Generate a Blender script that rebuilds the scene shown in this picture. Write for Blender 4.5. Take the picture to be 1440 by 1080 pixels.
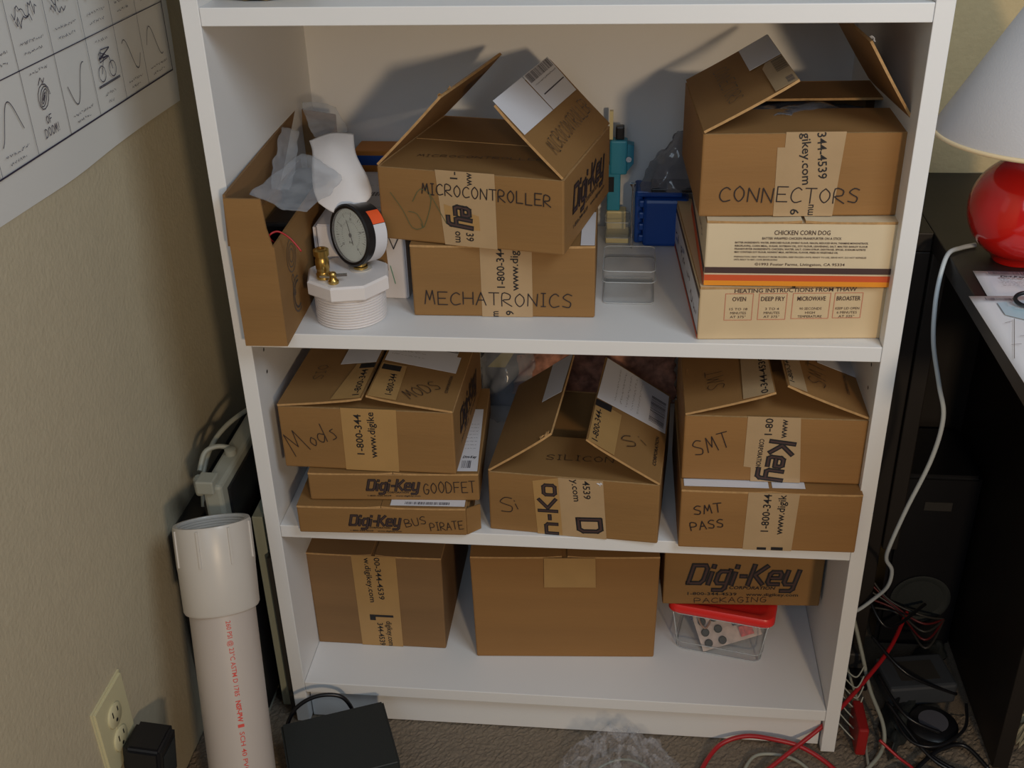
import bpy, bmesh, math, random
from mathutils import Vector, Matrix, noise
R = math.radians
random.seed(7)
for o in list(bpy.data.objects): bpy.data.objects.remove(o)
sc = bpy.context.scene; C = sc.collection

# ---------------------------------------------------------------- camera, world, lights, exposure
cam = bpy.data.objects.new('camera', bpy.data.cameras.new('camera')); C.objects.link(cam)
cam.location = (0.48178, -1.18556, 1.26337); cam.rotation_euler = (1.06251, 0.02539, 0.10137)
cam.data.sensor_width = 36; cam.data.lens = 38.97; cam.data.clip_start = 0.02
sc.camera = cam
sc.view_settings.view_transform = 'Standard'; sc.view_settings.look = 'None'
sc.view_settings.exposure = 0.0; sc.view_settings.gamma = 1.0; sc.view_settings.use_curve_mapping = False
w = bpy.data.worlds.new('world'); sc.world = w; w.use_nodes = True
w.node_tree.nodes['Background'].inputs[0].default_value = (0.62, 0.74, 1.0, 1)
w.node_tree.nodes['Background'].inputs[1].default_value = 0.08
def area(name, loc, target, sx, sy, power, col):
    l = bpy.data.lights.new(name, 'AREA'); l.shape = 'RECTANGLE'; l.size = sx; l.size_y = sy; l.energy = power; l.color = col
    o = bpy.data.objects.new(name, l); C.objects.link(o); o.location = loc
    o.rotation_euler = (Vector(target) - Vector(loc)).to_track_quat('-Z', 'Y').to_euler(); return o
area('warm_room_lamp', (1.18, -2.30, 1.25), (0.45, 0.2, 0.75), 0.14, 0.14, 17.0, (1.0, 0.75, 0.48))
area('daylight_window', (0.30, -2.5, 2.0), (0.5, 0.1, 0.6), 1.0, 1.0, 8.0, (0.72, 0.86, 1.0))
area('ceiling_glow', (1.35, -1.05, 2.0), (0.6, 0.1, 0.6), 0.7, 0.7, 13.0, (0.80, 0.91, 1.0))  # cool fill light added to brighten the right side, not a ceiling source

# ---------------------------------------------------------------- materials
def mat(name, col, rough=0.6, metal=0.0, var=0.0, vs=20.0, bump=0.0, bs=200.0, stretch=(1, 1, 1), spec=0.5, coat=0.0, bdist=0.001):
    m = bpy.data.materials.new(name); m.use_nodes = True; nt = m.node_tree; b = nt.nodes['Principled BSDF']
    b.inputs['Base Color'].default_value = (*col, 1); b.inputs['Roughness'].default_value = rough; b.inputs['Metallic'].default_value = metal
    b.inputs['Specular IOR Level'].default_value = spec; b.inputs['Coat Weight'].default_value = coat
    if var or bump:
        tc = nt.nodes.new('ShaderNodeTexCoord'); mp = nt.nodes.new('ShaderNodeMapping'); mp.inputs['Scale'].default_value = stretch
        nt.links.new(tc.outputs['Object'], mp.inputs[0])
    if var:
        n = nt.nodes.new('ShaderNodeTexNoise'); n.inputs['Scale'].default_value = vs; n.inputs['Detail'].default_value = 5
        nt.links.new(mp.outputs[0], n.inputs['Vector'])
        r = nt.nodes.new('ShaderNodeValToRGB'); r.color_ramp.elements[0].position = .3; r.color_ramp.elements[1].position = .7
        r.color_ramp.elements[0].color = (*[c * (1 - var) for c in col], 1); r.color_ramp.elements[1].color = (*[min(1, c * (1 + var)) for c in col], 1)
        nt.links.new(n.outputs['Fac'], r.inputs[0]); nt.links.new(r.outputs[0], b.inputs['Base Color'])
    if bump:
        n = nt.nodes.new('ShaderNodeTexNoise'); n.inputs['Scale'].default_value = bs; n.inputs['Detail'].default_value = 4
        nt.links.new(mp.outputs[0], n.inputs['Vector'])
        bp = nt.nodes.new('ShaderNodeBump'); bp.inputs['Strength'].default_value = bump; bp.inputs['Distance'].default_value = bdist
        nt.links.new(n.outputs['Fac'], bp.inputs['Height']); nt.links.new(bp.outputs[0], b.inputs['Normal'])
    return m
def clear(name, col, alpha, rough=0.12, bump=0.0, bs=60):
    # thin clear plastic: mostly see-through with a glossy skin
    m = bpy.data.materials.new(name); m.use_nodes = True; nt = m.node_tree; b = nt.nodes['Principled BSDF']
    b.inputs['Base Color'].default_value = (*col, 1); b.inputs['Roughness'].default_value = rough; b.inputs['Alpha'].default_value = alpha
    b.inputs['Specular IOR Level'].default_value = 0.8
    if bump:
        n = nt.nodes.new('ShaderNodeTexNoise'); n.inputs['Scale'].default_value = bs
        tc = nt.nodes.new('ShaderNodeTexCoord'); nt.links.new(tc.outputs['Object'], n.inputs['Vector'])
        bp = nt.nodes.new('ShaderNodeBump'); bp.inputs['Strength'].default_value = bump; bp.inputs['Distance'].default_value = .004
        nt.links.new(n.outputs['Fac'], bp.inputs['Height']); nt.links.new(bp.outputs[0], b.inputs['Normal'])
    return m
def S(r, g, b):
    f = lambda c: ((c / 255 + .055) / 1.055) ** 2.4 if c > 10 else c / 255 / 12.92
    return (f(r), f(g), f(b))
KR = mat('kraft_board', S(138, 102, 57), .75, var=.07, vs=9, bump=.25, bs=90, stretch=(.3, .3, 3))
KR2 = mat('kraft_board_light', S(144, 104, 57), .75, var=.06, vs=9, bump=.25, bs=90, stretch=(.3, .3, 3))
KR3 = mat('kraft_board_dull', S(128, 96, 60), .8, var=.10, vs=7, bump=.3, bs=90, stretch=(.3, .3, 3))
KE = mat('kraft_edge', S(178, 140, 92), .85, var=.15, vs=200)
CREAM = mat('cream_board', S(214, 196, 164), .6, var=.04, vs=15, bump=.15, bs=120)
CREAM2 = mat('cream_board_tan', S(206, 182, 144), .65, var=.05, vs=15, bump=.15, bs=120)
TAPE = mat('paper_tape', S(176, 148, 112), .33, var=.04, vs=30, bump=.3, bs=60, spec=.6)
TAPE2 = mat('paper_tape_tan', S(170, 134, 84), .4, var=.04, vs=30, bump=.2, bs=60, spec=.5)
LAB = mat('label_paper', S(214, 214, 220), .5)
LABK = mat('label_print', S(70, 66, 76), .7)
INK = mat('black_print', (.012, .011, .013), .6)
GREYP = mat('grey_print', S(92, 80, 70), .6)
PEN = mat('marker_ink', (.02, .014, .016), .45)
GPEN = mat('green_pen_ink', S(80, 92, 62), .5)
BRN = mat('brown_print', S(70, 50, 48), .6)
RED = mat('red_print', S(206, 84, 42), .6); ORG = mat('orange_print', S(232, 146, 34), .6); REDL = mat('red_line', S(196, 120, 96), .6)
WHT = mat('white_laminate', S(228, 228, 228), .42, var=.015, vs=6, bump=.05, bs=300)
WALLM = mat('textured_wall_paint', S(186, 175, 150), .85, var=.03, vs=60, bump=.55, bs=170, bdist=.0016)
WALLB = mat('back_wall_paint', S(198, 178, 136), .85, var=.03, vs=60, bump=.55, bs=170, bdist=.0016)
CARP = mat('carpet_fibre', S(122, 109, 94), .95, var=.16, vs=320, bump=.7, bs=700, bdist=.002)
DESK = mat('black_brown_veneer', S(30, 25, 22), .5, var=.15, vs=10, stretch=(1, 6, 1), bump=.06, bs=80)
BLK = mat('black_plastic', (.007, .007, .009), .35); BLKM = mat('matt_black_leatherette', S(38, 42, 42), .6, bump=.4, bs=600)
PVC = mat('pvc_white', S(196, 190, 182), .35, var=.02, vs=20); PVCA = mat('pvc_bright_white', S(226, 221, 220), .35, var=.02, vs=20); PVCD = mat('pvc_pipe', S(182, 172, 164), .45, var=.04, vs=12, stretch=(1, 1, .2))  # coupling white is dimmed to hold its shade; bushing keeps the undimmed white
BRASS = mat('brass', (.62, .42, .13), .3, 1.0, bump=.1, bs=80); STEEL = mat('steel', (.55, .56, .58), .25, 1.0)
GLASSW = mat('gauge_face', S(205, 215, 210), .35)
REDC = mat('red_cable_jacket', S(168, 30, 36), .4); GREYC = mat('grey_cable_jacket', S(150, 152, 140), .45)
DGREY = mat('dark_cable_jacket', S(50, 48, 46), .5); TEALC = mat('teal_cable_jacket', S(40, 96, 92), .45)
DRED = mat('dark_red_jacket', S(84, 20, 24), .5); CORD = mat('pale_cord', S(196, 204, 208), .4)
LRED = mat('glossy_red_ceramic', S(196, 24, 16), .16, coat=.6); SHADE = mat('lampshade_linen', S(188, 186, 188), .85, bump=.3, bs=500)
SHR = mat('lampshade_trim', S(222, 200, 160), .8)
BLUE = mat('blue_plastic', S(22, 76, 160), .35); TEAL = mat('teal_plastic', S(48, 140, 170), .4); CREAMP = mat('ivory_plastic', S(214, 200, 150), .45)
GRNP = mat('grey_green_plastic', S(160, 166, 152), .5); GRYP = mat('grey_plastic', S(150, 150, 138), .45)
PAPER = mat('white_paper', S(226, 222, 224), .7); POST = mat('poster_paper', S(214, 214, 212), .6)
FOAM = mat('white_foam_sheet', S(222, 218, 218), .8, bump=.2, bs=300)
ORGB = mat('orange_board', S(196, 126, 50), .6)
CLR = clear('clear_plastic', (.6, .64, .66), .10); CLRB = clear('clear_bag_film', (.50, .53, .58), .26, .18, .8, 40)
SMOK = clear('smoky_bag_film', (.22, .23, .27), .45, .12, 1.0, 30); BOX = clear('clear_box_wall', (.55, .58, .60), .07, .06)
CRINK = clear('crinkled_clear_film', (.80, .82, .90), .13, .10, 1.0, 160)
LIDR = mat('red_lid_plastic', S(226, 44, 40), .35)
PINK = mat('pinkish_perforated_card', S(170, 120, 100), .8, var=.5, vs=70)

# ---------------------------------------------------------------- helpers
def obj(name, bm, mats, parent=None):
    me = bpy.data.meshes.new(name); bm.normal_update(); bm.to_mesh(me); bm.free()
    for m in (mats if isinstance(mats, (list, tuple)) else [mats]): me.materials.append(m)
    o = bpy.data.objects.new(name, me); C.objects.link(o)
    if parent: o.parent = parent
    return o
def tag(o, label, cat, group=None):
    o['label'] = label; o['category'] = cat
    if group: o['group'] = group
    return o
def thing(name, label, cat, loc=(0, 0, 0), rz=0, group=None):
    o = bpy.data.objects.new(name, None); C.objects.link(o); o.empty_display_size = .02; o.location = loc; o.rotation_euler = (0, 0, rz)
    return tag(o, label, cat, group)
def struct(o): o['kind'] = 'structure'; return o
def bx(bm, x0, y0, z0, x1, y1, z1, M=None, mi=0):
    vs = [bm.verts.new(v) for v in ((x0, y0, z0), (x1, y0, z0), (x1, y1, z0), (x0, y1, z0), (x0, y0, z1), (x1, y0, z1), (x1, y1, z1), (x0, y1, z1))]
    if M is not None:
        for v in vs: v.co = M @ v.co
    fs = [bm.faces.new([vs[i] for i in f]) for f in ((3, 2, 1, 0), (4, 5, 6, 7), (0, 1, 5, 4), (1, 2, 6, 5), (2, 3, 7, 6), (3, 0, 4, 7))]
    for f in fs: f.material_index = mi
    return vs
def box(name, b, m, parent=None, bev=0.0, M=None):
    bm = bmesh.new(); bx(bm, *b, M=M)
    if bev: bmesh.ops.bevel(bm, geom=bm.edges[:], offset=bev, segments=2, affect='EDGES', profile=.5)
    return obj(name, bm, m, parent)
def smooth(o, ang=40):
    for p in o.data.polygons: p.use_smooth = True
    e = o.modifiers.new('edges', 'EDGE_SPLIT'); e.split_angle = R(ang); return o
def lathe(name, prof, m, parent=None, M=None, n=40, cap=True, sm=True, ang=40):
    bm = bmesh.new(); rings = []
    for r, z in prof:
        rings.append([bm.verts.new((r * math.cos(2 * math.pi * i / n), r * math.sin(2 * math.pi * i / n), z)) for i in range(n)])
    for a, b in zip(rings, rings[1:]):
        for i in range(n): bm.faces.new((a[i], a[(i + 1) % n], b[(i + 1) % n], b[i]))
    if cap:
        bm.faces.new(rings[0][::-1]); bm.faces.new(rings[-1])
    if M is not None: bm.transform(M)
    o = obj(name, bm, m, parent)
    return smooth(o, ang) if sm else o
def spline(pts, n=8):
    P = [Vector(p) for p in pts]; out = []
    for i in range(len(P) - 1):
        a = P[max(i - 1, 0)]; b = P[i]; c = P[i + 1]; d = P[min(i + 2, len(P) - 1)]
        for k in range(n):
            t = k / n
            out.append(.5 * ((2 * b) + (c - a) * t + (2 * a - 5 * b + 4 * c - d) * t * t + (3 * b - a - 3 * c + d) * t ** 3))
    out.append(P[-1]); return out
def tube(name, pts, r, m, parent=None, n=10, sm=8, bm=None):
    own = bm is None
    if own: bm = bmesh.new()
    P = spline(pts, sm) if sm else [Vector(p) for p in pts]; rings = []; up = Vector((0, 0, 1)); prev = None
    for i, p in enumerate(P):
        t = (P[min(i + 1, len(P) - 1)] - P[max(i - 1, 0)]).normalized()
        if prev is None:
            prev = t.cross(up)
            if prev.length < .1: prev = t.cross(Vector((1, 0, 0)))
        u = (prev - t * prev.dot(t)).normalized(); prev = u; v = t.cross(u)
        rings.append([bm.verts.new(p + r * (math.cos(2 * math.pi * k / n) * u + math.sin(2 * math.pi * k / n) * v)) for k in range(n)])
    for a, b in zip(rings, rings[1:]):
        for k in range(n): f = bm.faces.new((a[k], a[(k + 1) % n], b[(k + 1) % n], b[k])); f.smooth = True
    bm.faces.new(rings[0][::-1]); bm.faces.new(rings[-1])
    return obj(name, bm, m, parent) if own else None
def sheet(name, rows, m, parent=None, th=.0006, n=6, crinkle=0.0, seed=0):
    """smooth sheet through rows of 3D control points"""
    rr = [spline(r, n) for r in rows]; cols = list(zip(*rr)); cols = [spline(c, n) for c in cols]
    bm = bmesh.new(); V = []
    for i, c in enumerate(cols):
        row = []
        for j, p in enumerate(c):
            if crinkle: p = p + crinkle * noise.noise_vector(p * 45 + Vector((seed, 0, 0))) + crinkle * .5 * noise.noise_vector(p * 130 + Vector((seed, 3, 0)))
            row.append(bm.verts.new(p))
        V.append(row)
    for i in range(len(V) - 1):
        for j in range(len(V[0]) - 1): f = bm.faces.new((V[i][j], V[i + 1][j], V[i + 1][j + 1], V[i][j + 1])); f.smooth = True
    o = obj(name, bm, m, parent)
    if th: s = o.modifiers.new('thick', 'SOLIDIFY'); s.thickness = th
    return o

# --- flat marks on a frame (origin, U, V); N = U x V points out of the surface
class F:
    def __init__(s, o, U, V, parent): s.o = Vector(o); s.U = Vector(U).normalized(); s.V = Vector(V).normalized(); s.N = s.U.cross(s.V); s.p = parent
    def at(s, u, v, n=0.0): return s.o + s.U * u + s.V * v + s.N * n
MM = .001
def slab(f, pts, m, off, th=.00025, name='tape', parent=None):
    bm = bmesh.new(); a = [bm.verts.new(f.at(u * MM, v * MM, off)) for u, v in pts]; b = [bm.verts.new(f.at(u * MM, v * MM, off + th)) for u, v in pts]
    bm.faces.new(a[::-1]); bm.faces.new(b); n = len(a)
    for i in range(n): bm.faces.new((a[i], a[(i + 1) % n], b[(i + 1) % n], b[i]))
    return obj(name, bm, m, parent or f.p)
_cache = {}
def glyphs(s, bold, shear):
    k = (s, bold, shear)
    if k not in _cache:
        cu = bpy.data.curves.new('t', 'FONT'); cu.body = s; cu.size = 1; cu.resolution_u = 2; cu.offset = bold; cu.shear = shear; cu.fill_mode = 'FRONT'
        o = bpy.data.objects.new('t', cu); C.objects.link(o); bpy.context.view_layer.update()
        dg = bpy.context.evaluated_depsgraph_get(); me = bpy.data.meshes.new_from_object(o.evaluated_get(dg))
        vs = [v.co.copy() for v in me.vertices]; fs = [tuple(p.vertices) for p in me.polygons]
        bpy.data.objects.remove(o); bpy.data.curves.remove(cu); bpy.data.meshes.remove(me)
        _cache[k] = (vs, fs)
    return _cache[k]
def text(f, s, p0, p1, h, m=None, off=.0004, bold=.0, shear=0, name='printed_text', parent=None, bm=None, fn=None):
    """printed text, baseline p0->p1 (mm), capital height h (mm)"""
    vs, fs = glyphs(s, bold, shear); x0 = min(v.x for v in vs); x1 = max(v.x for v in vs)
    L = math.hypot(p1[0] - p0[0], p1[1] - p0[1]); dx, dy = (p1[0] - p0[0]) / L, (p1[1] - p0[1]) / L; sx = L / (x1 - x0); sy = h / .73
    own = bm is None
    if own: bm = bmesh.new()
    B = []
    for v in vs:
        a = (v.x - x0) * sx; b = v.y * sy; u = p0[0] + a * dx - b * dy; w_ = p0[1] + a * dy + b * dx
        B.append(bm.verts.new(fn(u * MM, w_ * MM, off) if fn else f.at(u * MM, w_ * MM, off)))
    for q in fs:
        try: bm.faces.new([B[i] for i in q])
        except ValueError: pass
    return obj(name, bm, m or INK, parent or f.p) if own else None
G = {'A': [[(0, 0), (.5, 1), (1, 0)], [(.2, .4), (.8, .4)]], 'B': [[(0, 0), (0, 1), (.7, .95), (.7, .6), (0, .5), (.9, .4), (.85, .05), (0, 0)]],
 'C': [[(.95, .85), (.6, 1), (.15, .75), (.05, .3), (.4, 0), (1, .1)]], 'D': [[(0, 0), (0, 1), (.7, .85), (.95, .45), (.6, .05), (0, 0)]],
 'E': [[(1, 1), (.05, 1), (.05, 0), (1, 0)], [(.05, .5), (.8, .5)]], 'F': [[(1, 1), (.05, 1), (.05, 0)], [(.05, .5), (.8, .5)]],
 'G': [[(.9, .85), (.5, 1), (.1, .6), (.2, .1), (.7, 0), (.95, .4), (.5, .42)]], 'H': [[(0, 0), (0, 1)], [(1, 0), (1, 1)], [(0, .5), (1, .5)]],
 'I': [[(.1, 1), (.9, 1)], [(.5, 1), (.5, 0)], [(.1, 0), (.9, 0)]], 'K': [[(0, 0), (0, 1)], [(.9, 1), (0, .45), (1, 0)]], 'L': [[(.05, 1), (.05, 0), (.95, 0)]],
 'M': [[(0, 0), (.2, 1), (.5, .3), (.8, 1), (1, 0)]], 'N': [[(0, 0), (.05, 1), (.9, 0), (1, 1)]], 'O': [[(.5, 1), (.1, .7), (.1, .3), (.5, 0), (.9, .3), (.9, .7), (.5, 1)]],
 'P': [[(0, 0), (0, 1), (.8, .9), (.8, .5), (0, .45)]], 'R': [[(0, 0), (.05, 1), (.8, .9), (.75, .55), (.1, .45), (1, 0)]],
 'S': [[(.95, .9), (.5, 1), (.1, .75), (.4, .55), (.85, .35), (.7, .02), (.05, .1)]], 'T': [[(0, 1), (1, 1)], [(.5, 1), (.5, 0)]], 'U': [[(0, 1), (.1, .15), (.5, 0), (.9, .15), (1, 1)]],
 'V': [[(0, 1), (.5, 0), (1, 1)]], 'o': [[(.5, .55), (.1, .3), (.5, 0), (.9, .3), (.5, .55)]], 'd': [[(.8, 1), (.85, 0)], [(.8, .4), (.3, .5), (.1, .2), (.5, 0), (.8, .3)]],
 's': [[(.8, .55), (.3, .5), (.6, .3), (.7, .05), (.1, 0)]], 'i': [[(.4, .5), (.5, 0)], [(.4, .8), (.45, .74)]], '!': [[(.5, 1), (.5, .3)], [(.5, .08), (.5, 0)]],
 '6': [[(.0, 1.0), (.3, .5), (.5, .0), (.9, .0), (.8, .35), (.5, .45)]], '2': [[(.1, .7), (.5, 1), (.8, .7), (.3, .0), (.2, .1)]], '1': [[(.1, 1), (.9, 0)]], ' ': []}
def strokes(bm, f, polys, wd, off, fn=None):
    k = 0
    for pl in polys:
        for (a, b) in zip(pl, pl[1:]):
            d = Vector((b[0] - a[0], b[1] - a[1]))
            if d.length < 1e-6: continue
            d.normalize(); q = Vector((-d.y, d.x)) * wd / 2; e = d * wd * .35; k += 1; o_ = off + (k % 5) * 1.2e-5
            c = [Vector(a) - e + q, Vector(a) - e - q, Vector(b) + e - q, Vector(b) + e + q]
            bm.faces.new([bm.verts.new((fn or f.at)(p.x * MM, p.y * MM, o_)) for p in c[::1]])
def curvy(pl, n=3):
    if len(pl) < 3: return pl
    return [(v.x, v.y) for v in spline([(a, b, 0) for a, b in pl], n)]
def ink(f, s, p0, p1, h, wd=1.35, m=None, off=.0009, name='handwriting', parent=None, gap=.3, jit=.05, slant=.0):
    L = math.hypot(p1[0] - p0[0], p1[1] - p0[1]); dx, dy = (p1[0] - p0[0]) / L, (p1[1] - p0[1]) / L
    ws = [.55 if c in 'Ii!1 ' else 1.0 for c in s]; tot = sum(ws) + gap * (len(s) - 1); k = L / tot; x = 0; bm = bmesh.new(); rnd = random.Random(hash(s) % 1000 if 0 else len(s) * 13)
    for c, w_ in zip(s, ws):
        jy = rnd.uniform(-jit, jit) * h; hh = h * rnd.uniform(.93, 1.07); pls = []
        for pl in G[c]:
            q = [((x + px * w_ * k + slant * py * hh), jy + py * hh) for px, py in pl]
            if c in 'BCDGOPRSUods62': q = curvy(q)
            pls.append([(p0[0] + a * dx - b * dy, p0[1] + a * dy + b * dx) for a, b in q])
        strokes(bm, f, pls, wd, off); x += (w_ + gap) * k
    return obj(name, bm, m or PEN, parent or f.p)
def barcode(f, u0, v0, u1, v1, parent=None, off=.0006, vert=False, n=26, seed=1, m=None):
    bm = bmesh.new(); rnd = random.Random(seed); a, b = (v0, v1) if vert else (u0, u1); x = a; step = (b - a) / n
    while abs(x - a) < abs(b - a) - abs(step):
        w_ = step * rnd.uniform(.25, .75)
        P = ((u0, x), (u1, x), (u1, x + w_), (u0, x + w_)) if vert else ((x, v0), (x + w_, v0), (x + w_, v1), (x, v1))
        bm.faces.new([bm.verts.new(f.at(p * MM, q * MM, off)) for p, q in P]); x += step
    return obj('barcode', bm, m or LABK, parent or f.p)
def squig(f, lines, wd, m, off=.0006, name='fine_print', parent=None, seed=3):
    """lines of print too small to read: short dashes. lines = (u0,v0,u1,v1,height)"""
    bm = bmesh.new(); rnd = random.Random(seed)
    for (u0, v0, u1, v1, h) in lines:
        L = math.hypot(u1 - u0, v1 - v0); dx, dy = (u1 - u0) / L, (v1 - v0) / L; x = 0; pls = []
        while x < L:
            l = rnd.uniform(.7, 2.6) * h; l = min(l, L - x); pl = []; n = max(2, int(l / h * 3))
            for i in range(n + 1):
                a = x + l * i / n; b = (rnd.random() - .5) * h; pl.append((u0 + a * dx - b * dy, v0 + a * dy + b * dx))
            pls.append(pl); x += l + h * .8
        strokes(bm, f, pls, wd, off)
    return obj(name, bm, m, parent or f.p)

# ---------------------------------------------------------------- the setting
box('floor', (-.14, -1.9, -.02, 2.1, .41, -.006), CARP); struct(bpy.data.objects['floor'])
bm = bmesh.new(); nx, ny = 420, 130; X0, X1, Y0, Y1 = -.138, 1.35, -.42, .09; grid = []
for j in range(ny + 1):
    grid.append([bm.verts.new((X0 + (X1 - X0) * i / nx + random.uniform(-1, 1) * .001, Y0 + (Y1 - Y0) * j / ny + random.uniform(-1, 1) * .001, -.003 + random.uniform(-.0013, .0013))) for i in range(nx + 1)])
for j in range(ny):
    for i in range(nx): bm.faces.new((grid[j][i], grid[j][i + 1], grid[j + 1][i + 1], grid[j + 1][i]))
o = obj('carpet_pile', bm, CARP); o['kind'] = 'stuff'; tag(o, 'beige short pile carpet in front of the white bookcase', 'carpet')
struct(box('wall_left', (-.16, -1.9, -.02, -.14, .43, 2.5), WALLM)); struct(box('wall_back', (-.14, .41, -.02, 2.1, .43, 2.5), WALLB))

# ---------------------------------------------------------------- bookcase
W, D, TS, T = .80, .388, .0197, .0194; Z1, Z2, Z3, Z4 = 1.02797, .6608, .36796, .08
bc = thing('bookcase', 'tall white laminate bookcase filled with cardboard boxes', 'bookcase', (W / 2, D / 2, 0))
OX = Matrix.Translation((-W / 2, -D / 2, 0))
def bpart(name, b, bev=.0008): return box(name, b, WHT, bc, bev, M=OX)
bpart('side_panel', (0, 0, 0, TS, D, 2.0)); bpart('side_panel', (W - TS, 0, 0, W, D, 2.0))
for z in (Z1, Z2 - T, Z3 - T, Z4 - T, 1.40, 1.70): bpart('shelf', (TS + .0004, 0.0, z, W - TS - .0004, D - .008, z + T))
bpart('top_panel', (TS, 0, 1.98, W - TS, D, 2.0)); bpart('back_panel', (TS, D - .006, .0, W - TS, D - .001, 1.98), 0); bpart('kickboard', (TS + .002, .014, 0, W - TS - .002, .030, Z4 - T), .0005)
bm = bmesh.new()
for z in (.585, .617):                      # shelf pin holes on the inner sides
    for x, s in ((TS + .0002, 1), (W - TS - .0002, -1)):
        for y in (.04, .33): bmesh.ops.create_circle(bm, cap_ends=True, radius=.0026, segments=12, matrix=OX @ Matrix.Translation((x, y, z)) @ Matrix.Rotation(R(90 * s), 4, 'Y'))
obj('pin_hole', bm, INK, bc)

# ---------------------------------------------------------------- cartons
def carton(name, label, x, y, a, wd, d, h, z, L=None, Rr=None, fr=0, bk=0, LL=.113, RL=.113, FL=.112, BL=.112, m=KR, group='cardboard cartons on the bookcase', inner=True, flare=0.0, cat='box'):
    """open topped corrugated body with four hinged flaps; L/Rr flap angle in degrees (0 = shut flat, 90 = upright)"""
    c, s = math.cos(a), math.sin(a)
    root = thing(name, label, cat, (x + c * wd / 2 - s * d / 2, y + s * wd / 2 + c * d / 2, z), a, group)
    hx, hy, t = wd / 2, d / 2, .003
    bm = bmesh.new()
    def ring(x_, y_, z_): return [bm.verts.new(p) for p in ((-x_, -y_, z_), (x_, -y_, z_), (x_, y_, z_), (-x_, y_, z_))]
    o0 = ring(hx, hy, 0); o1 = ring(hx + flare, hy, h - .0034); i1 = ring(hx - t + flare, hy - t, h - .0034); i0 = ring(hx - t, hy - t, t)
    bm.faces.new(o0[::-1]); bm.faces.new(i0)
    for k in range(4):
        n = (k + 1) % 4
        bm.faces.new((o0[k], o0[n], o1[n], o1[k])); f2 = bm.faces.new((o1[k], o1[n], i1[n], i1[k])); f2.material_index = 1; bm.faces.new((i1[k], i1[n], i0[n], i0[k]))
    ed = [e for e in bm.edges if e.verts[0] in o0 + o1 and e.verts[1] in o0 + o1]
    bmesh.ops.bevel(bm, geom=[e for e in ed if abs(e.verts[0].co.z - e.verts[1].co.z) > .01 or e.verts[0].co.z < .001], offset=.0022, segments=2, affect='EDGES', profile=.5)
    obj('body', bm, [m, KE], root)
    K = dict(root=root, w=wd, d=d, h=h)
    K['front'] = F((-hx, -hy, 0), (1, 0, 0), (0, 0, 1), root); K['right'] = F((hx, -hy, 0), (0, 1, 0), (0, 0, 1), root); K['left'] = F((-hx, hy, 0), (0, -1, 0), (0, 0, 1), root)
    if fr is not None:
        for nm, sg, ang, ln in (('F', -1, fr, FL), ('B', 1, bk, BL)):
            th = R(ang); V = Vector((0, -sg * math.cos(th), math.sin(th))); U = Vector((1, 0, 0)) ; f = F((-hx, sg * hy, h - .0036), U, V, root)
            if sg > 0: f.N = -f.N
            bm = bmesh.new(); ii = .002; n_ = 8
            prof = []
            for k in range(n_ + 1):
                v = ln * k / n_; prof.append((v, .0))
            o_ = [f.at(ii, .0008, -.0028), f.at(wd - ii, .0008, -.0028), f.at(wd - ii - .003, ln, -.0028), f.at(ii + .003, ln, -.0028), f.at(ii, .0008, 0), f.at(wd - ii, .0008, 0), f.at(wd - ii - .003, ln, 0), f.at(ii + .003, ln, 0)]
            q = [bm.verts.new(p) for p in o_]
            for idx, mi in (((3, 2, 1, 0), 0), ((4, 5, 6, 7), 0), ((0, 1, 5, 4), 0), ((1, 2, 6, 5), 1), ((2, 3, 7, 6), 1), ((3, 0, 4, 7), 1)):
                bm.faces.new([q[i_] for i_ in idx]).material_index = mi
            bmesh.ops.recalc_face_normals(bm, faces=bm.faces)
            fo = obj('end_flap', bm, [m, KE], root); K['flap' + nm] = F((-hx, sg * hy, h - .0036), U, V, fo)
            if sg > 0: K['flap' + nm].N *= -1
    for nm, sg, ang, ln in (('L', -1, L, LL), ('R', 1, Rr, RL)):
        if ang is None: continue
        th = R(ang); U = Vector((-sg * math.cos(th), 0, math.sin(th))); V = Vector((0, 1, 0)); f = F((sg * (hx + flare), -hy, h), U, V, root)
        if sg > 0: f.N = -f.N
        bm = bmesh.new()
        nu, nv = 6, 4; top = []; bot = []
        rnd = random.Random(int(x * 1000) + sg)
        for iu in range(nu + 1):
            u = .0005 + (ln - .0005) * iu / nu; rt = []; rb = []
            for iv in range(nv + 1):
                v = (.0 if iu < nu else .002) + (d - (.0 if iu < nu else .004)) * iv / nv
                bw = -.0008 * math.sin(math.pi * iu / nu) - .0006 * math.sin(math.pi * iv / nv) * iu / nu
                rt.append(bm.verts.new(f.at(u, v, bw))); rb.append(bm.verts.new(f.at(u, v, bw - .0029)))
            top.append(rt); bot.append(rb)
        for iu in range(nu):
            for iv in range(nv):
                bm.faces.new((top[iu][iv], top[iu + 1][iv], top[iu + 1][iv + 1], top[iu][iv + 1])); bm.faces.new((bot[iu][iv], bot[iu][iv + 1], bot[iu + 1][iv + 1], bot[iu + 1][iv]))
            for e in (0, nv): bm.faces.new((top[iu][e], bot[iu][e], bot[iu + 1][e], top[iu + 1][e])).material_index = 1
        for iv in range(nv):
            for e in (0, nu): bm.faces.new((top[e][iv], top[e][iv + 1], bot[e][iv + 1], bot[e][iv])).material_index = 1
        bmesh.ops.recalc_face_normals(bm, faces=bm.faces)
        fo = obj('side_flap', bm, [m, KE], root); g = F((sg * (hx + flare), -hy, h), U, V, fo)
        if sg > 0: g.N = -g.N
        K['flap' + nm] = g
    return K
def band(K, u0, u1, u0b=None, u1b=None, m=TAPE, v1=None, v0=.3):
    """tape band running up the front face"""
    h = K['h'] / MM - 1.2 if v1 is None else v1
    return slab(K['front'], ((u0b or u0, v0), (u1b or u1, v0), (u1, h), (u0, h)), m, .0003)
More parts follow.
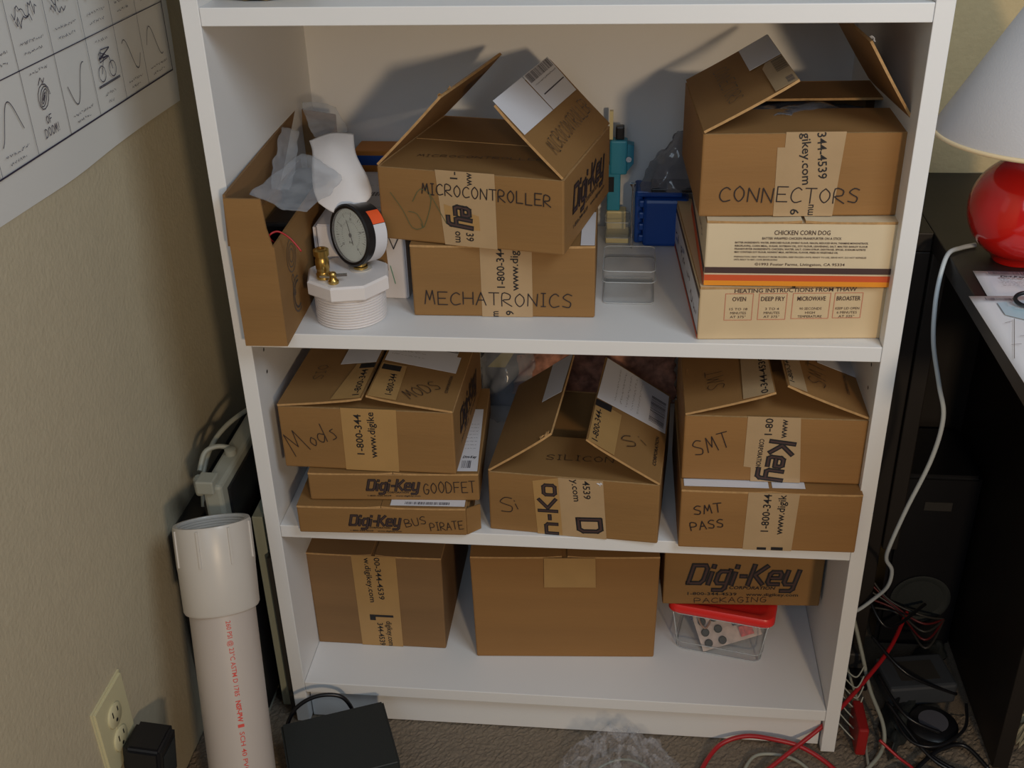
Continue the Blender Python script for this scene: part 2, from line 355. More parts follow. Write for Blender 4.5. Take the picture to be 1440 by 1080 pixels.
def bprint(f, items, parent, m=INK, off=.0009, name='printed_text'):
    for it in items:
        s, p0, p1, h = it[:4]; bm = bmesh.new(); text(f, s, p0, p1, h, off=off, bold=it[4] if len(it) > 4 else .012, shear=it[5] if len(it) > 5 else 0, bm=bm)
        o = obj(name, bm, m, parent)
    return o
def torn(f, u, v, s, parent, m=KE, seed=1):
    rnd = random.Random(seed); bm = bmesh.new(); n = 9; c = bm.verts.new(f.at(u * MM, v * MM, .002)); ring = []
    for i in range(n):
        r_ = s * rnd.uniform(.4, 1.1); a = 2 * math.pi * i / n; ring.append(bm.verts.new(f.at((u + r_ * math.cos(a)) * MM, (v + r_ * math.sin(a)) * MM, rnd.uniform(-.001, .003))))
    for i in range(n): bm.faces.new((c, ring[i], ring[(i + 1) % n]))
    o = obj('torn_paper', bm, m, parent); s_ = o.modifiers.new('t', 'SOLIDIFY'); s_.thickness = .0008; return o
LG = {'D': (1.0, [[(0, 0), (0, 1), (.78, 1), (.95, .82), (.95, .18), (.78, 0), (-.05, 0)]]), 'i': (.12, [[(0, -.04), (0, .60)], [(0, .90), (0, 1.0)]]),
 'g': (.75, [[(.72, .68), (.14, .68), (0, .54), (0, .14), (.14, 0), (.72, 0)], [(.72, .76), (.72, -.26), (.58, -.38), (0, -.38)]]), '-': (.3, [[(0, .42), (.3, .42)]]),
 'K': (.9, [[(0, -.04), (0, 1.04)], [(.85, 1.0), (.22, .5), (.9, 0)]]), 'e': (.75, [[(.06, .34), (.72, .34), (.72, .56), (.6, .68), (.12, .68), (0, .56), (0, .12), (.12, 0), (.74, 0)]]),
 'y': (.75, [[(0, .74), (0, .12), (.12, 0), (.72, 0)], [(.72, .76), (.72, -.26), (.58, -.38), (0, -.38)]]), 'n': (.75, [[(0, 0), (0, .68), (.6, .68), (.72, .56), (.72, 0)]]), 'o': (.75, [[(.12, 0), (0, .12), (0, .56), (.12, .68), (.6, .68), (.72, .56), (.72, .12), (.6, 0), (.12, 0)]])}
def heavy(f, s, p0, p1, h, parent, off=.0008, shear=.22, m=INK):
    '''heavy square letters of the printed mark: dark outline with a lighter brown core'''
    L = math.hypot(p1[0] - p0[0], p1[1] - p0[1]); dx, dy = (p1[0] - p0[0]) / L, (p1[1] - p0[1]) / L; H = abs(h); gap = .34
    tot = sum(LG[c][0] for c in s) + gap * (len(s) - 1); k = L / tot; x = 0; A = bmesh.new(); B = bmesh.new()
    for c in s:
        pls = [[(p0[0] + (x + px * k + shear * py * H) * dx - py * h * dy, p0[1] + (x + px * k + shear * py * H) * dy + py * h * dx) for px, py in pl] for pl in LG[c][1]]
        strokes(A, f, pls, .24 * H, off); strokes(B, f, pls, .09 * H, off + .00012); x += (LG[c][0] + gap) * k
    obj('printed_logo', A, m, parent); return obj('logo_core', B, BRN, parent)
def slogo(f, u0, v0, u1, h, parent, sub=True, m=INK, off=.0008):
    """maker's mark in heavy slanted letters with the lines under it, baseline from (u0,v0) to (u1,v0)"""
    L = u1 - u0; k = L / 165.0
    o = heavy(f, 'Digi-Key', (u0, v0 + 1), (u1 - 6 * k, v0 + 1), h * .86, parent, off)
    if sub:
        bprint(f, [('CORPORATION', (u0 + 62 * k, v0 - 9.5 * k), (u0 + 131 * k, v0 - 9.5 * k), 6 * k, .02, .2),
                   ('1-800-344-4539', (u0, v0 - 22 * k), (u0 + 74 * k, v0 - 22 * k), 5.6 * k, .012), ('www.digikey.com', (u0 + 88 * k, v0 - 22 * k), (u0 + 166 * k, v0 - 22 * k), 5.6 * k, .012)], parent, m, off)
    return o
UP = lambda u, a, b: ((u, a), (u, b))

# --- second bay: carton marked MECHATRONICS under the one marked MICROCONTROLLER
K = carton('cardboard_box', 'closed brown cardboard box with MECHATRONICS written on front', .2159, .0584, .019, .2271, .2275, .0957, Z2 + .0003, 0, 0, 0, 0)
t = band(K, 86.5, 150)
bprint(K['front'], [('1-800-344', *UP(116, 40, 94), 10), ('www.digi', *UP(133, 36, 92), 10), ('m', *UP(107, .6, 8), 10), ('9', *UP(126, 2.5, 9), 10)], t)
ink(K['front'], 'MECHATRONICS', (15, 17), (199, 14.5), 17.5)
slab(K['flapR'], ((1, 2), (18, 2), (18, 115), (1, 115)), LAB, .0002, name='shipping_label')
K = carton('cardboard_box', 'open brown cardboard box with MICROCONTROLLER written on front, flaps raised', .1795, .0772, -.208, .2327, .2275, .0949, Z2 + .0965, 45.1, 44.7, 1, 1, LL=.120)
t = band(K, 75, 149, 83, 150)
bprint(K['front'], [('1-', *UP(103, 84, 93), 9.5), ('ww', *UP(121, 77, 93), 9.5)], t)
bprint(K['front'], [('om', (97, 19), (97, 4.5), 10), ('39', (111, 18), (111, 7.5), 10)], t); heavy(K['front'], 'ey', (98, 50), (99, 26), 26, t, shear=.15)
slab(K['front'], ((84, 52), (128, 40), (129, 22), (112, 22), (85, 30)), TAPE2, .00062, .00012, parent=t)
ink(K['front'], 'MICROCONTROLLER', (57, 63), (217, 60), 13.5)
ink(K['front'], '621', (24, 16), (88, 28), 48, .8, GPEN, gap=-.35)
ink(K['flapF'], 'MICROCONTROLLER', (34, 46), (190, 62), 7.5, .8)
slogo(K['right'], 40, 40, 195, 33, K['root'])
f = K['flapR']; l1 = slab(f, ((66, 2.4), (118, 3), (118, 113), (64, 114)), LAB, .0004, name='shipping_label')
l2 = slab(f, ((64, 117), (96, 117), (118, 117), (118, 223), (62, 219)), LAB, .0004, name='shipping_label')
barcode(f, 105, 122, 117, 218, l2, .0008, True, 34, 5); squig(f, ((100, 128, 100, 216, 2),), .5, LABK, .0009, parent=l2)
slab(f, ((84, 128), (85.6, 128), (85.6, 216), (84, 216)), LABK, .0008, .0001, name='printed_rule', parent=l2)
bm = bmesh.new(); text(f, 'MICROCONTROLLER', (26, 214), (26, 32), 18, bm=bm, off=.0009)
bm.free(); ink(f, 'MICROCONTROLLER', (24, 30), (30, 212), -20, .9)
slab(K['flapL'], ((118, 2), (119.6, 2), (119.6, 225), (118, 225)), KE, .0002, .0004, name='torn_tape_edge'); torn(K['flapL'], 118, 8, 6, K['flapL'].p, seed=4); torn(K['flapL'], 119, 40, 4, K['flapL'].p, seed=8)

# --- corn dog cartons under the carton marked CONNECTORS
K = carton('food_carton', 'tan printed food carton with heating instructions in four red frames', .5666, .0088, .0644, .2159, .3, .0688, Z2 + .0003, 0, 0, 0, 0, LL=.106, RL=.106, FL=.05, BL=.05, m=CREAM2, group='printed food cartons on the right')
f = K['front']; P = K['root']
items = [('HEATING INSTRUCTIONS FROM THAW', (40, 61), (180, 62.3), 5.2, .01)]; bmr = bmesh.new()
for (a, b, c, d), ls in zip(((30, 60, 62, 26), (69, 60, 101, 26.5), (108, 60, 151, 27.5), (156, 60, 188, 28)), (('OVEN', '15 TO 18', 'MINUTES', 'AT 375°'), ('DEEP FRY', '3 TO 4', 'MINUTES', 'AT 375°'), ('MICROWAVE', '90 SECONDS', 'HIGH', 'TEMPERATURE'), ('BROASTER', 'KEEP LID OPEN', '6 MINUTES', 'AT 325°'))):
    strokes(bmr, f, [[(a, b), (c, b), (c, d), (a, d), (a, b)]], .7, .0005)
    cw = c - a
    for i, s_ in enumerate(ls):
        hw = cw * min(.43, (.06 * len(s_) + .04) * (1.1 if i == 0 else .78) * 32 / cw * .8); y_ = (50.5, 38.8, 33.6, 28.6)[i]
        items.append((s_, ((a + c) / 2 - hw, y_), ((a + c) / 2 + hw, y_), 5.6 if i == 0 else 3.2, .012 if i == 0 else .0))
obj('printed_frame', bmr, REDL, P); bprint(f, items, P, BRN, .0006)
f = K['left']  # side seen from the left: printed panel with pictures and an orange band along the bottom
slab(f, ((1, 1), (299, 1), (299, 6), (1, 6)), RED, .0003, .0002, name='printed_band'); slab(f, ((1, 6.5), (299, 6.5), (299, 8.5), (1, 8.5)), BRN, .0003, .0002, name='printed_band')
slab(f, ((1, 54), (299, 54), (299, 59), (1, 59)), BRN, .0003, .0002, name='printed_band'); slab(f, ((1, 10), (296, 10), (296, 52), (1, 52)), LAB, .0003, .0002, name='printed_panel')
squig(f, [(20, 30, 60, 30, 16), (90, 28, 150, 28, 14), (170, 30, 200, 34, 9), (215, 24, 280, 24, 12)], 2.2, BRN, .0007); squig(f, [(95, 36, 130, 40, 8), (30, 22, 50, 26, 6)], 2.0, BLUE, .0008, 'printed_picture')
K = carton('food_carton', 'cream printed CHICKEN CORN DOG carton with brown, red and orange stripes', .5699, .0130, .0144, .2157, .25, .0795, Z2 + .0696, 0, 0, 0, 0, LL=.106, RL=.106, FL=.05, BL=.05, m=CREAM, group='printed food cartons on the right')
f = K['front']; P = K['root']
slab(f, ((.6, 15.7), (215, 15.7), (215, 23), (.6, 23)), BRN, .0003, name='printed_stripe'); slab(f, ((.6, 6.3), (215, 6.3), (215, 13.6), (.6, 13.6)), RED, .0003, name='printed_stripe'); slab(f, ((.6, .3), (215, .3), (215, 6.3), (.6, 6.3)), ORG, .0003, name='printed_stripe')
bprint(f, [('CHICKEN CORN DOG', (76, 63.2), (138, 63.5), 5.6, .01), ('BATTER WRAPPED CHICKEN FRANKFURTER ON A STICK', (63, 57.4), (151, 57.8), 3),
  ('BATTER INGREDIENTS: WATER, ENRICHED FLOUR (WHEAT FLOUR, NIACIN, REDUCED IRON, THIAMINE MONONITRATE,', (33, 52.6), (181, 52.6), 2.2, .02), ('RIBOFLAVIN), CORN MEAL, SUGAR, SOYBEAN OIL, SOY FLOUR, LEAVENING, SALT, MALTED BARLEY FLOUR', (33, 48.6), (181, 48.6), 2.2, .02),
  ('FRANKFURTER INGREDIENTS: CHICKEN, WATER, SALT, CORN SYRUP, DEXTROSE, SPICES, SODIUM NITRITE', (33, 44.8), (179, 44.8), 2.2, .02), ('MAY CONTAIN SOY FLOUR, NONFAT MILK, ARTIFICIAL FLAVOR, FRIED IN VEGETABLE OIL', (33, 41), (149, 41), 2.2, .02),
  ('PREPARATION: HEAT PRODUCT FROM FROZEN, KEEP FROZEN UNTIL READY TO USE, SERVE HOT, DO NOT REFREEZE', (33, 35.3), (181, 35.3), 2.0, .01), ('UNTIL READY TO HEAT, COOK BEFORE EATING', (33, 31.8), (82, 31.8), 2.0, .01),
  ('©1993 Foster Farms, Livingston, CA 95334', (57, 25.6), (158, 25.9), 3.4, .008)], P, BRN, .0006)
f = K['left']
slab(f, ((1, 16), (249, 16), (249, 23), (1, 23)), BRN, .0003, .0002, name='printed_stripe'); slab(f, ((1, .5), (249, .5), (249, 13), (1, 13)), RED, .0003, .0002, name='printed_stripe'); squig(f, [(60, 45, 120, 45, 9), (150, 45, 200, 45, 7)], 1.6, BRN, .0006)
K = carton('cardboard_box', 'open brown cardboard box with CONNECTORS written on front, on food cartons', .5604, .0236, .0502, .2324, .2275, .0987, Z2 + .1495, 29.3, 56.7, 0, 1, FL=.100, BL=.088, m=KR2)
t = slab(K['front'], ((84, .3), (150, .3), (155, 97.2), (90, 97.2), (90, 80), (82, 80)), TAPE, .0003)
bprint(K['front'], [('gikey.com', (107, 96), (113, 37), 10), ('344-4539', (123.5, 96), (130, 43.5), 10), ('9', *UP(112, 2, 9), 10), ('mu', *UP(128, 1.5, 14), 9)], t)
ink(K['front'], 'CONNECTORS', (22, 18.5), (177, 15), 17)
f = K['flapL']; l = slab(f, ((73, 120), (112.5, 120), (112.5, 226), (73, 223)), LAB, .0004, name='shipping_label')
l = slab(f, ((86, 2), (112.5, 2), (112.5, 116), (92, 116), (86, 100)), TAPE, .0004); barcode(f, 98, 62, 112, 112, l, .0008, True, 14, 7, INK); barcode(f, 102, 8, 110, 30, l, .0008, True, 10, 8)
ink(f, 'CONNECTORS', (34, 190), (36, 40), 18, .9); torn(K['flapR'], 113, 6, 5, K['flapR'].p, m=LAB, seed=12)
sheet('antistatic_bag', [[(.60, .10, .893), (.65, .10, .905), (.71, .11, .898), (.76, .11, .892)], [(.60, .15, .895), (.66, .14, .903), (.71, .15, .905), (.76, .15, .894)], [(.60, .20, .89), (.66, .20, .897), (.70, .20, .895), (.76, .20, .89)]], SMOK, crinkle=.004, n=8)
tag(bpy.data.objects['antistatic_bag'], 'smoky plastic bag seen through slit of CONNECTORS box', 'bag')

# --- third bay, left stack
K = carton('flat_cardboard_box', 'flat brown mailer box with BUS PIRATE written on front, bottom of stack', .052, -.0138, .0341, .227, .2275, .044, Z3 + .0003, 0, 0, 0, 0, m=KR, group='flat mailer boxes in left stack')
f = K['front']; slogo(f, 70, 13.5, 139, 18, K['root']); ink(f, 'BUS', (146, 13), (174, 19), 12, 1.0); ink(f, 'PIRATE', (179, 7), (223, 12), 12.5, 1.0)
slab(F((-.1135, -.11375, .0444), (1, 0, 0), (0, 1, 0), K['root']), ((126, 3.5), (228 - 3, 3.5), (228 - 3, 18), (126, 18)), LAB, .0002, name='shipping_label'); ff = F((-.1135, -.11375, .0444), (1, 0, 0), (0, 1, 0), K['root']); barcode(ff, 145, 6, 205, 12, K['root'], .0006, False, 34, 3)
bm = bmesh.new(); bx(bm, .1137, -.100, .001, .1166, -.03, .040, Matrix.Rotation(0, 4, 'Z')); obj('tuck_tab', bm, [KR], K['root'])
bm = bmesh.new(); q = [bm.verts.new(p) for p in ((.114, -.1125, .001), (.131, -.098, .001), (.131, -.098, .040), (.114, -.1125, .042))]; bm.faces.new(q); o = obj('tuck_flap', bm, KR, K['root']); s_ = o.modifiers.new('t', 'SOLIDIFY'); s_.thickness = .002
K = carton('flat_cardboard_box', 'flat brown mailer box with GOODFET written on front, second in stack', .0686, -.0001, .0528, .2269, .2275, .0432, Z3 + .0449, 0, 0, 0, 0, m=KR, group='flat mailer boxes in left stack')
f = K['front']; slogo(f, 78, 16, 148, 18, K['root']); ink(f, 'GOODFET', (153, 11.5), (222, 14), 17, 1.1)
ff = F((-.11345, -.11375, .0436), (1, 0, 0), (0, 1, 0), K['root']); l = slab(ff, ((196, 5), (225, 5), (222, 165), (196, 165)), LAB, .0002, name='shipping_label'); barcode(ff, 203, 12, 217, 30, l, .0006, False, 10, 4); bprint(ff, [('Digi-Key', (203, 36), (222, 36), 6, .03, .3)], l, off=.0006); squig(ff, [(204, 60 + i * 9, 219, 60 + i * 9, 2) for i in range(8)], .4, LABK, .0006, parent=l)
K = carton('cardboard_box', 'brown cardboard box with Mods written on front, top of left stack', .0364, .012, -.0216, .2305, .2275, .0958, Z3 + .0889, 6.6, 8.9, 1, 1, m=KR)
t = band(K, 84, 157, 83, 154.5, TAPE2)
bprint(K['front'], [('1-800-344', *UP(110, 25, 86), 10), ('www.digike', *UP(127, 20.5, 90), 10)], t)
for c_, p0, p1, h_ in (('M', (11, 18), (33, 30), 34), ('o', (36, 34), (46, 38), 24), ('d', (45, 40), (60, 44), 27), ('s', (64, 46), (74, 50), 26)): ink(K['front'], c_, (p0[0] + 5, p0[1]), (p1[0] + 4, p1[1]), h_, 1.1)
f = K['flapL']; l = slab(f, ((60, 100), (110, 100), (110, 226), (60, 226)), LAB, .0004, name='shipping_label'); l = slab(f, ((72, 3), (111, 3), (111, 98), (84, 98)), TAPE2, .0004)
bprint(f, [('1-800-344', (108, 10), (104, 80), 9)], l); slab(f, ((90, 84), (111, 84), (111, 97), (90, 97)), INK, .0008, .0001, name='printed_mark', parent=l); ink(f, 'SIO', (44, 60), (44, 100), 14, .8)
f = K['flapR']; l = slab(f, ((12, 95), (110, 99), (110, 226), (16, 226), (18, 140), (12, 140)), LAB, .0004, name='shipping_label'); barcode(f, 18, 150, 44, 210, l, .0008, True, 18, 9, INK); squig(f, [(60, 120 + 12 * i, 104, 120 + 12 * i, 3) for i in range(6)], .4, GREYP, .0008, parent=l)
l = slab(f, ((74, 2), (111, 2), (111, 92), (78, 92)), TAPE2, .0004); bprint(f, [('1-800-344', (82, 12), (86, 66), -9)], l); slab(f, ((84, 74), (109, 74), (109, 88), (84, 88)), INK, .0008, .0001, name='printed_mark', parent=l)
ink(f, 'MODS', (56, 10), (22, 50), -22, 1.0); bprint(f, [('CORPORATION', (14, 40), (14, 85), -4)], f.p)
slogo(K['right'], 45, 38, 180, 30, K['root'])

# --- third bay, middle carton marked Si
K = carton('cardboard_box', 'open brown cardboard box with Si written on front, middle of third bay', .3077, .0111, -.0811, .2238, .2275, .0953, Z3 + .0003, 36.8, 31.3, -2, -14, LL=.104, RL=.1105, FL=.105, m=KR)
t1 = slab(K['front'], ((65, .3), (99, .3), (93.5, 91.5), (59, 84)), TAPE2, .0003); t2 = slab(K['front'], ((98.5, .3), (157, .3), (151, 92), (92.5, 92)), TAPE, .0004)
bprint(K['front'], [('y.com', (110, 91), (113.5, 57), 9.5), ('4539', (124.5, 90), (126.5, 62), 9.5)], t2); heavy(K['front'], 'D', (119, 29), (121, 9), 29, t2, shear=.02)
heavy(K['front'], 'n-Ko', (92, 3), (88, 80), 22, t1, shear=.02); torn(K['front'], 147, 87, 4, t2, m=LAB, seed=5)
ink(K['front'], 'S', (16, 30), (35, 33), 23, 1.1); ink(K['front'], 'i', (34, 36), (44, 39), 17, 1.1)
ink(K['flapF'], 'SILICON', (70, 42), (160, 46), 13, .9)
f = K['flapR']; l = slab(f, ((2, 119), (110, 108), (108, 224), (3, 221)), LAB, .0004, name='shipping_label'); barcode(f, 6, 128, 30, 200, l, .0008, True, 22, 13); squig(f, [(84 - i * 9, 126, 84 - i * 9, 214, 3) for i in range(5)], .4, GREYP, .0008, parent=l)
t = slab(f, ((70, 1), (109, 1), (110, 100), (70, 101)), TAPE2, .0004); bprint(f, [('1-800-344-', (96, 8), (99, 84), -9)], t); slab(f, ((86, 92), (110, 88), (110, 104), (86, 108)), INK, .0008, .0001, name='printed_mark', parent=t)
ink(f, 'Si', (54, 34), (24, 70), -20, 1.1); bprint(f, [('CORPORATION', (10, 30), (10, 100), -5)], f.p)
f = K['flapL']; slab(f, ((68, 113), (102, 110), (103, 222), (66, 224)), LAB, .0004, name='shipping_label'); torn(f, 98, 6, 6, f.p, seed=3); torn(f, 90, 3, 4, f.p, seed=6)
sheet('foam_packing', [[(.37, .08, .43), (.43, .08, .437), (.50, .07, .432)], [(.37, .12, .436), (.44, .12, .44), (.50, .11, .434)], [(.38, .16, .43), (.44, .16, .428), (.50, .15, .43)]], SMOK, crinkle=.006)
tag(bpy.data.objects['foam_packing'], 'dark plastic packing seen inside the open Si box', 'packing')

# --- third bay, right stack
K = carton('cardboard_box', 'closed brown cardboard box with SMT PASS written on front', .5572, -.0117, .010, .2253, .2275, .0908, Z3 + .0003, 0, 0, 0, 0, m=KR2)
t = band(K, 84, 147.5, 83, 145)
bprint(K['front'], [('1-800-344', *UP(113, 30, 88), 10), ('www.digik', *UP(131, 26, 88), 10), ('l', *UP(112, 1, 5), 11, .05), ('l', *UP(133, 1, 6), 14, .05)], t)
ink(K['front'], 'SMT', (18, 53), (53, 59), 13.5); ink(K['front'], 'PASS', (16, 27), (57, 35), 13)
ff = K['flapL']; l = slab(ff, ((4, 8), (110, 8), (110, 26), (4, 24)), LAB, .0004, name='shipping_label'); ff = K['flapR']; l = slab(ff, ((70, 9), (111, 9), (111, 26), (70, 24)), LAB, .0004, name='shipping_label')
K = carton('cardboard_box', 'brown cardboard box with SMT written on front, on the SMT PASS box', .5577, .0109, .0003, .2268, .2275, .0972, Z3 + .0925, 16.8, 22.3, 3, 2, m=KR2)
t = slab(K['front'], ((87, .3), (149, .3), (141, 95.8), (77, 95.8), (77, 22), (86, 21)), TAPE, .0003)
bprint(K['front'], [('1-80', *UP(108, 70, 94), 9.5), ('www', *UP(126, 66, 93), 9.5)], t); bprint(K['front'], [('CORPORATION', (94, 64), (92, 21), 6, .02)], t); heavy(K['front'], 'Key', (109, 61), (105, 5), 27, t, shear=.05)
ink(K['front'], 'SMT', (16, 36), (60, 52), 22, 1.2)
f = K['flapL']; t = slab(f, ((73, 2), (111.5, 2), (111.5, 120), (78, 120)), TAPE, .0004); bprint(f, [('0-344-4539', (104, 4), (108, 95), 9)], t); ink(f, 'SMT', (52, 40), (52, 90), 22, .9)
f = K['flapR']; t = slab(f, ((88, 2), (111.5, 2), (111.5, 120), (88, 120)), TAPE, .0004); bprint(f, [('1-800-344-4539', (104, 14), (106, 110), -7)], t); ink(f, 'SMT', (60, 30), (50, 90), -24, .9); bprint(f, [('CORPORATION', (24, 40), (22, 90), -4)], f.p); slab(f, ((3, 100), (60, 100), (60, 220), (3, 220)), LAB, .0004, name='shipping_label')

# --- bottom bay
K = carton('cardboard_box', 'tall closed brown cardboard box at left of bottom shelf', .0205, .0867, -.002, .1999, .25, .1745, Z4 + .0003, 0, 0, 0, 0, LL=.099, RL=.099, m=KR3, flare=.002)
t = band(K, 67, 134, 69, 133, TAPE2)
bprint(K['front'], [('00-344-4539', (101, 171), (103, 92), 9), ('w.digikey.com', (86, 170), (89, 86), 9), ('L', (88, 62), (88, 51), 34, .05), ('344-4539', (96, 46), (97, 1), 9), ('digikey.com', (110, 50), (111, 1), 9)], t)
K = carton('cardboard_box', 'large plain closed brown cardboard box in middle of bottom shelf', .2698, .0735, .066, .2680, .26, .1905, Z4 + .0003, 0, 0, 0, 0, LL=.133, RL=.133, m=KR2, flare=.003)
slab(K['front'], ((104, 136), (179, 136), (178, 189.5), (104, 189.5)), TAPE2, .0022)
K = carton('cardboard_box', 'brown cardboard box with PACKAGING written on front, on plastic tub', .5470, .1086, .0473, .2296, .2275, .0975, .1700, 0, 0, 0, 0, m=KR)
f = K['front']; slogo(f, 36, 40, 196, 38, K['root']); ink(f, 'PACKAGING', (47, 4), (152, 8), 9, .9)

# --- tall narrow open box at far left of second bay
x, y, a, wd, d, h = .0212, -.0345, .030, .0515, .36, .1277
root = thing('cardboard_box', 'tall narrow open brown cardboard box against left side panel', 'box', (x + wd / 2, y + d / 2, Z2 + .0003), a, 'cardboard cartons on the bookcase')
hx, hy = wd / 2, d / 2
bm = bmesh.new(); t_ = .003
for b in ((-hx, -hy, 0, hx, hy, t_), (-hx, -hy, t_, hx, -hy + t_, h), (-hx, hy - t_, t_, hx, hy, h), (-hx, -hy + t_, t_, -hx + t_, hy - t_, h), (hx - t_, -hy + t_, t_, hx, hy - t_, h)): bx(bm, *b)
obj('body', bm, [KR], root)
def quadslab(name, pts, th, m, parent):
    bm = bmesh.new(); q = [Vector(p) for p in pts]; n = (q[1] - q[0]).cross(q[-1] - q[0]).normalized() * th
    a_ = [bm.verts.new(p) for p in q]; b_ = [bm.verts.new(p + n) for p in q]; k = len(q); bm.faces.new(a_[::-1]); bm.faces.new(b_)
    for i in range(k): bm.faces.new((a_[i], a_[(i + 1) % k], b_[(i + 1) % k], b_[i]))
    bmesh.ops.recalc_face_normals(bm, faces=bm.faces); return obj(name, bm, m, parent)
quadslab('end_flap', [(-hx, -hy, h), (hx - .002, -hy, h), (hx - .006, -hy - .001, h + .022), (hx - .008, -hy - .002, h + .058), (-hx + .001, -hy - .002, h + .059)], -.003, KR, root)
quadslab('side_flap', [(-hx, -hy + .002, h), (-hx, hy, h), (-hx + .003, hy - .01, h + .068), (-hx + .003, -hy + .002, h + .062)], -.003, KR3, root)
quadslab('end_flap', [(-hx, hy, h), (hx, hy, h), (hx + .002, hy - .004, h + .055), (-hx + .006, hy - .002, h + .062)], .003, KR3, root)
quadslab('side_flap', [(hx, hy - .11, h), (hx, hy, h), (hx + .012, hy - .004, h + .020), (hx + .010, hy - .10, h + .016)], .003, KR3, root)
f = F((hx, -hy, 0), (0, 1, 0), (0, 0, 1), root)
bm = bmesh.new()
for r_, c_ in ((20, (62, 92)), (14, (62, 92)), (8, (62, 92)), (22, (70, 38)), (16, (70, 38)), (17, (70, 38))):
    a0, a1 = (0, 2 * math.pi) if c_[1] > 60 else (R(70), R(290)); strokes(bm, f, [[(c_[0] + r_ * math.cos(a0 + (a1 - a0) * i / 24), c_[1] + r_ * math.sin(a0 + (a1 - a0) * i / 24)) for i in range(25)]], 2.2 if c_[1] < 60 else 1.4, .0005)
obj('printed_mark', bm, GREYP, root); bprint(f, [('CUB', (52, 70), (52, 40), 10, .02)], root, GREYP, .0006)
o = lathe('camera_lens', [(.018, 0), (.021, .003), (.021, .03), (.017, .034), (.015, .03)], BLK, None, Matrix.Translation((.047, .045, Z2 + .0035 + .06)) @ Matrix.Rotation(R(28), 4, 'X'), 30); tag(o, 'black round plastic part inside narrow open box at left', 'part')
box('black_charger', (.028, .075, Z2 + .0045, .068, .15, Z2 + .115), BLK, None, .004); tag(bpy.data.objects['black_charger'], 'black plastic charger standing inside narrow open box', 'charger')
box('black_battery', (.027, .17, Z2 + .0045, .066, .25, Z2 + .13), BLKM, None, .004); tag(bpy.data.objects['black_battery'], 'black block standing deep inside narrow open box', 'block')
o = tube('red_wire', [(.064, .02, Z2 + .11), (.0680, -.012, Z2 + .128), (.0715, -.024, Z2 + .139), (.080, -.018, Z2 + .141), (.092, -.014, Z2 + .131), (.104, -.016, Z2 + .116)], .0011, REDC); tag(o, 'thin red wire poking out of narrow open box', 'wire')
# bags and foam sheet spilling out of it
o = sheet('foam_sheet', [[(.070, .180, .848), (.098, .185, .857), (.126, .19, .855)], [(.080, .155, .842), (.108, .150, .850), (.137, .15, .840)], [(.086, .125, .830), (.122, .118, .832), (.158, .118, .818)], [(.092, .100, .812), (.130, .092, .805), (.163, .10, .802)], [(.100, .088, .798), (.120, .082, .788), (.140, .090, .786)]], FOAM, th=.0012)
tag(o, 'curled white foam sheet hanging from narrow open box', 'foam')
o = sheet('plastic_bag', [[(.040, .015, .834), (.055, .06, .842), (.075, .12, .850)], [(.062, .01, .828), (.082, .05, .838), (.098, .11, .848)], [(.085, -.002, .822), (.102, .04, .832), (.118, .10, .838)], [(.112, -.005, .822), (.124, .03, .826), (.136, .08, .830)]], CLRB, th=.0004, crinkle=.003, n=8)
tag(o, 'flat clear plastic bag lying over front of narrow open box', 'bag')
o = sheet('plastic_bag', [[(.042, .26, .876), (.062, .26, .878), (.088, .26, .868)], [(.050, .24, .864), (.075, .24, .862), (.104, .24, .852)], [(.060, .22, .852), (.085, .21, .848), (.112, .21, .846)], [(.072, .20, .846), (.092, .19, .843), (.120, .19, .846)]], CLRB, th=.0004, crinkle=.003, n=8, seed=5)
tag(o, 'crumpled clear plastic bag standing at back of narrow open box', 'bag')
o = sheet('plastic_bag', [[(.028, .20, .86), (.038, .21, .855), (.046, .22, .85)], [(.034, .14, .84), (.046, .15, .83), (.056, .16, .83)], [(.045, .08, .82), (.055, .09, .815), (.062, .10, .81)]], CLRB, th=.0004, crinkle=.004, n=8, seed=9)
tag(o, 'wrinkled clear plastic bag inside narrow open box by its left flap', 'bag')

# --- white carton behind the gauge
root = thing('white_box', 'white cardboard box behind the pressure gauge', 'box', (.145, .215, Z2 + .0005), -.015)
bm = bmesh.new(); bx(bm, -.057, -.106, 0, .057, .106, .100); bmesh.ops.bevel(bm, geom=bm.edges[:], offset=.0015, segments=2, affect='EDGES'); obj('body', bm, PAPER, root)
f = F((-.057, -.106, 0), (1, 0, 0), (0, 0, 1), root)
slab(f, ((54, 42), (90, 40), (88, 98), (54, 99)), KR, .0008, .001, name='brown_patch'); ink(f, 'NV', (74, 72), (106, 70), 17, 1.2, off=.0022); ink(f, '1', (92, 22), (98, 22), 24, 1.0, mat('green_pen', S(70, 150, 120), .5))
f = F((-.057, -.106, .1), (1, 0, 0), (0, 1, 0), root); slab(f, ((14, 30), (110, 30), (110, 195), (14, 195)), LAB, .0003, name='shipping_label'); barcode(f, 30, 40, 104, 52, root, .0007, False, 40, 21); squig(f, [(40, 64, 104, 64, 4), (30, 150, 104, 150, 6)], .6, LABK, .0007); barcode(f, 30, 108, 104, 124, root, .0007, False, 34, 22)
box('white_board_sheet', (.0795, .118, Z2 + .0005, .0835, .30, Z2 + .094), PAPER, None); tag(bpy.data.objects['white_board_sheet'], 'thin white cardboard sheet standing left of the white box', 'cardboard')
root = thing('orange_box', 'orange box with blue stripe at back of second shelf', 'box', (.118, .353, Z2 + .0005), -.02)
box('body', (-.030, -.024, 0, .030, .024, .128), ORGB, root, .001); box('blue_stripe', (-.0302, -.0243, .107, .0302, .0243, .121), BLUE, root)

